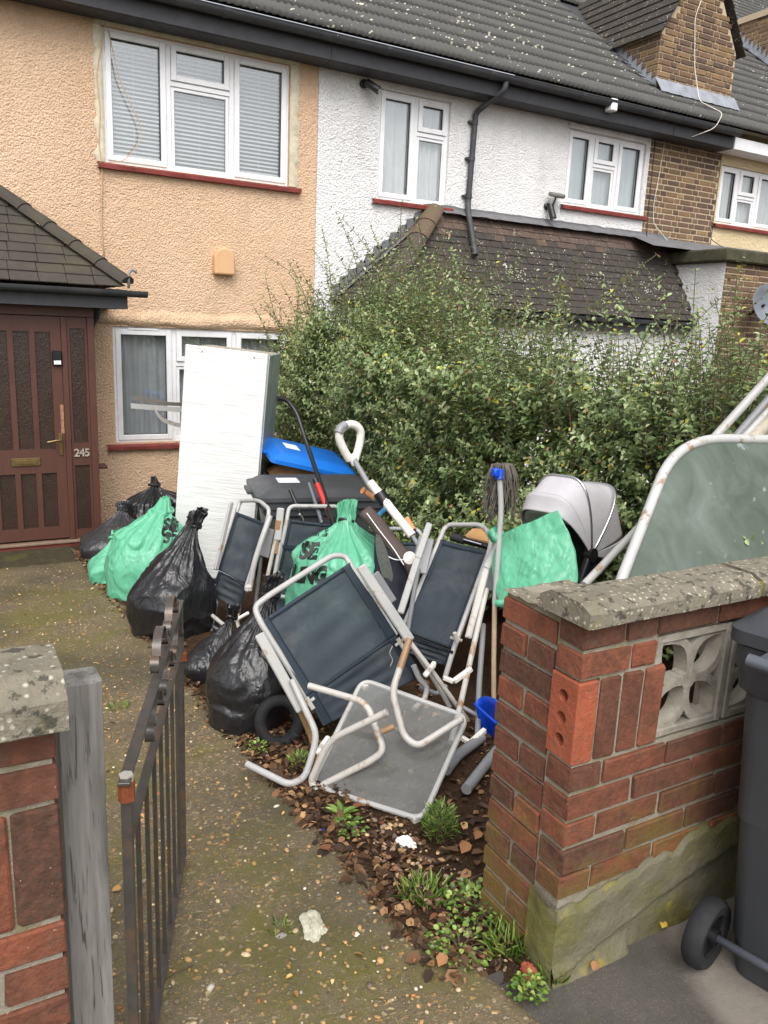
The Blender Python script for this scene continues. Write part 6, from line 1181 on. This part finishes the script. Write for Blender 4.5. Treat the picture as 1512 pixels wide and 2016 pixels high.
# pebbles standing proud of the path
bm = bmesh.new(); bmesh.ops.create_icosphere(bm, subdivisions=1, radius=1); iv = np.array([v.co[:] for v in bm.verts]); jf = np.array([[v.index for v in f.verts] for f in bm.faces]); bm.free()
def pebbles(name, P, r, cols, w):
    n = len(P); a = NR.random(n) * 6.28; sc = np.stack([r * NR.uniform(.8, 1.5, n), r * NR.uniform(.6, 1.0, n), r * .55], 1); v = iv[None] * sc[:, None]; c, s = np.cos(a)[:, None], np.sin(a)[:, None]; v = np.stack([v[..., 0] * c - v[..., 1] * s, v[..., 0] * s + v[..., 1] * c, v[..., 2]], 2) + P[:, None]
    me = bpy.data.meshes.new(name); k = len(iv); me.vertices.add(n * k); me.vertices.foreach_set('co', v.astype(np.float32).ravel()); f = (jf[None] + (np.arange(n) * k)[:, None, None]).reshape(-1, 3); me.loops.add(f.size); me.loops.foreach_set('vertex_index', f.ravel().astype(np.int32)); me.polygons.add(len(f)); me.polygons.foreach_set('loop_start', np.arange(0, f.size, 3, dtype=np.int32)); me.update(calc_edges=True); me.polygons.foreach_set('use_smooth', [True] * len(f))
    ca = me.color_attributes.new('Col', 'FLOAT_COLOR', 'POINT'); cc = np.ones((n, k, 4), np.float32); cc[:, :, :3] = pal(n, cols, w, .15)[:, None]; ca.data.foreach_set('color', cc.ravel()); me.materials.append(PEB); o = bpy.data.objects.new(name, me); COL.objects.link(o); return stuff(o)
PEB = attrmat('pebble', .75, .3, 0)
n = 4400; y = 1.02 + 6.3 * NR.random(n) ** 1.7; x = NR.uniform(-.3, 1.06, n); r = NR.gamma(2.6, .0017, n).clip(.002, .011)
pebbles('path_pebbles', np.stack([x, y, np.array([G(v) for v in y]) + .007 + r * .05], 1), r, [lin(170, 136, 90), lin(192, 172, 136), lin(144, 118, 86), lin(104, 92, 78), lin(200, 192, 176), lin(158, 110, 72)], [26, 18, 22, 22, 5, 8])['label'] = 'small pebbles set in the concrete path'
n = 260; y = NR.uniform(1.35, 2.2, n); x = NR.uniform(1.15, 1.34, n); r = NR.gamma(4, .002, n).clip(.003, .014); pebbles('soil_pebbles', np.stack([x, y, zb_(x, y) + .006], 1), r, [lin(190, 160, 120), lin(150, 130, 110), lin(120, 96, 80)], [3, 3, 3])['label'] = 'loose pebbles on the soil by the pier'
# weeds ------------------------------------------------------------
GRN = [lin(96, 126, 50), lin(120, 148, 66), lin(78, 106, 44), lin(146, 160, 84)]
def weed(name, label, px, py, n, spread, size, kind, hgt=.05, group=None, cols=GRN):
    p = D(px, py, 1.0); d = p - V(0, 0, H); Y = 1.3
    for _ in range(40): q = V(0, 0, H) + d * (Y / d.y); Y = Y + (q.z - (G(Y))) * 1.2
    q = V(0, 0, H) + d * (Y / d.y); z0_ = bedz(q.x, q.y) if q.x > 1.0 else G(q.y); t = thing(name, label, 'weed', (q.x, q.y, z0_), group); base = np.array([q.x, q.y, z0_])
    if kind == 'grass':
        a = NR.random(n) * 6.28; rr = spread * np.sqrt(NR.random(n)); b = base + np.stack([rr * np.cos(a), rr * np.sin(a), np.zeros(n)], 1); dd = np.stack([np.cos(a) * .6 + NR.normal(0, .3, n), np.sin(a) * .6 + NR.normal(0, .3, n), np.ones(n)], 1); L = NR.uniform(.5, 1.2, n) * hgt
        leafmesh('blades', b, dd, NR.normal(0, 1, (n, 3)), L, np.full(n, .004), pal(n, cols, [1] * len(cols), .15), LEAF, t, .2, .35)
    elif kind == 'rosette':
        a = np.arange(n) * 2.4 + NR.normal(0, .2, n); b = base + np.stack([np.cos(a) * .004, np.sin(a) * .004, np.full(n, .006)], 1); dd = np.stack([np.cos(a), np.sin(a), NR.uniform(.25, 1.1, n)], 1); leafmesh('leaves', b, dd, np.stack([-np.cos(a) * .4, -np.sin(a) * .4, np.ones(n)], 1), NR.uniform(.7, 1.2, n) * size, NR.uniform(.26, .36, n) * size, pal(n, cols, [1] * len(cols), .12), LEAF, t, .15, .3)
    else:       # clump of small rounded or feathery leaves on short stems
        a = NR.random(n) * 6.28; rr = spread * np.sqrt(NR.random(n)); h_ = hgt * (1 - .5 * (rr / spread) ** 2) * NR.random(n) ** .6; b = base + np.stack([rr * np.cos(a), rr * np.sin(a), h_ + .006], 1); up = 1.2 if kind == 'fern' else .35; dd = np.stack([np.cos(a) + NR.normal(0, .5, n), np.sin(a) + NR.normal(0, .5, n), up + NR.normal(0, .3, n)], 1)
        L = NR.uniform(.6, 1.2, n) * size; W = L * (.16 if kind == 'fern' else .8); leafmesh('leaves', b, dd, np.stack([NR.normal(0, .3, n), NR.normal(0, .3, n), np.ones(n)], 1), L, W, pal(n, cols, [1] * len(cols), .15), LEAF, t, .12, .15)
        m = MB()
        for i in range(0, n, max(1, n // 14)): m.tube([Vector(base), Vector(base * .5 + b[i] * .5) + V(0, 0, .01), Vector(b[i])], .0012, 4, cap=False)
        m.build('stems', STEM, t)
weed('feathery_weed', 'feathery bright green weed at the bottom corner of the glass table', 866, 1640, 420, .055, .030, 'fern', .13)
weed('feathery_weed', 'feathery grey-green weed under the tilted front chair foot', 590, 1512, 160, .045, .024, 'fern', .06)
weed('rosette_weed', 'lime green rosette weed below the rim of the glass table', 672, 1608, 16, .04, .06, 'rosette')
weed('leafy_weed', 'small leafy weed beside the knotted black bag base', 505, 1478, 60, .05, .016, 'clump', .03)
weed('grass_tuft', 'grass tuft on bare soil halfway between glass table and pier foot', 838, 1770, 120, .07, .02, 'grass', .05)
weed('leafy_weed', 'spreading leafy weed at the foot of the brick pier', 935, 1792, 170, .09, .018, 'clump', .04)
weed('leafy_weed', 'low leafy weed at the path edge below the pier', 905, 1868, 150, .09, .016, 'clump', .035)
weed('grass_tuft', 'grass tuft against the mossy rendered wall end', 1003, 1868, 120, .06, .02, 'grass', .06)
weed('leafy_weed', 'round-leaved bright weed at the wall corner on the pavement', 1040, 1962, 120, .045, .016, 'clump', .05)
weed('grass_tuft', 'short grass tuft at the pavement corner of the wall', 1085, 1925, 45, .03, .02, 'grass', .04)
weed('grass_tuft', 'small grass tuft beside the pale concrete lump', 552, 1835, 34, .03, .02, 'grass', .03)
weed('leafy_weed', 'tiny leafy weed behind the far end of the open gate', 330, 1272, 70, .06, .018, 'clump', .03)
weed('grass_tuft', 'small grass tuft on the path just beyond the gate scrolls', 232, 1395, 50, .05, .02, 'grass', .03)
weed('leafy_weed', 'small weed on the soil left of the white tissue', 690, 1636, 60, .05, .018, 'clump', .03)
# small rubbish ----------------------------------------------------
def lump(name, label, cat, px, py, sx, sy, sz, mat, seed):
    p = D(px, py, 1.0); d = p - V(0, 0, H); Y = 1.5
    for _ in range(40): q = V(0, 0, H) + d * (Y / d.y); Y = Y + (q.z - G(Y)) * 1.2
    q = V(0, 0, H) + d * (Y / d.y); bm = bmesh.new(); bmesh.ops.create_icosphere(bm, subdivisions=4, radius=1)
    for v in bm.verts:
        c = v.co.copy(); r = 1 + .35 * noise.noise(c * 1.3 + V(seed, 0, 0)) + .18 * noise.noise(c * 3.5 + V(0, seed, 0)) + .10 * noise.noise(c * 9); v.co = V(c.x * sx * r, c.y * sy * r, max(-.1, c.z) * sz * r)
    me = bpy.data.meshes.new(name); bm.to_mesh(me); bm.free(); me.materials.append(mat); o = link(name, me); o.location = (q.x, q.y, max(q.z, bedz(q.x, q.y) if q.x > 1.05 else q.z) + .004); o.rotation_euler = (0, 0, seed); return tag(o, label, cat)
lump('concrete_lump', 'pale jagged lump of broken plaster lying on the path', 'lump', 618, 1830, .062, .033, .022, plain('pale_plaster', lin(178, 176, 156), .95, 0, .15, 60, .1, .9, 90), 1.3)
lump('tissue', 'crumpled white tissue on leaf litter below the glass table', 'tissue', 800, 1662, .034, .026, .018, plain('white_tissue', lin(226, 222, 220), .9, 0, .04, 20, .1, .4, 60), 2.2)
lump('blue_fragment', 'small flat blue plastic fragment at the path edge', 'fragment', 634, 1640, .011, .010, .004, BLUEPL, .4)
lump('stone', 'small grey stone on the path near the gate foot', 'stone', 552, 1848, .016, .011, .010, plain('grey_stone', lin(150, 146, 140), .9, 0, .15, 40, .1, .5), 3.1)
lump('brick_chip', 'small orange brick chip at the wall corner behind round-leaved weed', 'brick chip', 1042, 1922, .03, .02, .014, BRIGHT_BRICK, 4.4)
lump('stone', 'pale stone lying on the path right of the plaster lump', 'stone', 700, 1842, .010, .008, .006, plain('pale_stone', lin(206, 200, 186), .9, 0, .1, 40, .1, .4), 5.5)
def twig(label, pts, r=.003):
    m = MB(); m.tube(pts, r, 5); return tag(m.build('twig', STEM, None, smooth=True), label, 'twig')
def gpx(px, py):
    p = D(px, py, 1.0); d = p - V(0, 0, H); Y = 1.5
    for _ in range(40): q = V(0, 0, H) + d * (Y / d.y); Y = Y + (q.z - G(Y)) * 1.2
    q = V(0, 0, H) + d * (Y / d.y); q.z = (bedz(q.x, q.y) if q.x > 1.05 else q.z) + .012; return q
twig('brown twig lying on soil left of the pier foot', [gpx(868, 1770), gpx(905, 1752), gpx(950, 1732)], .004); twig('thin pale straw on the path behind the gate bars', [gpx(318, 1935), gpx(348, 1922), gpx(380, 1908)], .002)
twig('forked dead twig at the path edge near the weeds', [gpx(856, 1845), gpx(880, 1870), gpx(896, 1895)], .003); twig('curved dry stalk on leaf litter under glass table', [gpx(662, 1640), gpx(700, 1620), gpx(735, 1600)], .0025)
for lab, px, py, s_ in (('large pale brown leaf on soil left of the pier', 908, 1690, .065), ('curled tan leaf at the path edge below the weeds', 862, 1915, .05), ('yellow leaf among weeds at the pier foot', 962, 1858, .03), ('tan leaf on the pavement by the wall corner', 1165, 1930, .035), ('yellow leaf against the mossy wall near the bin wheel', 1302, 1838, .035), ('brown leaf standing on the soil beside the feathery weed', 935, 1660, .05)):
    q = gpx(px, py); o = leafmesh('fallen_leaf', np.array([q[:]]) + [[0, 0, .006]], np.array([[.8, .5, .25]]), np.array([[-.3, -.5, 1]]), np.array([s_]), np.array([s_ * .62]), np.array([lin(214, 176, 76)[:3] if 'yellow' in lab else lin(168, 122, 84)[:3]]), LITTER, None, .25, .25); tag(o, lab, 'leaf', 'single fallen leaves')
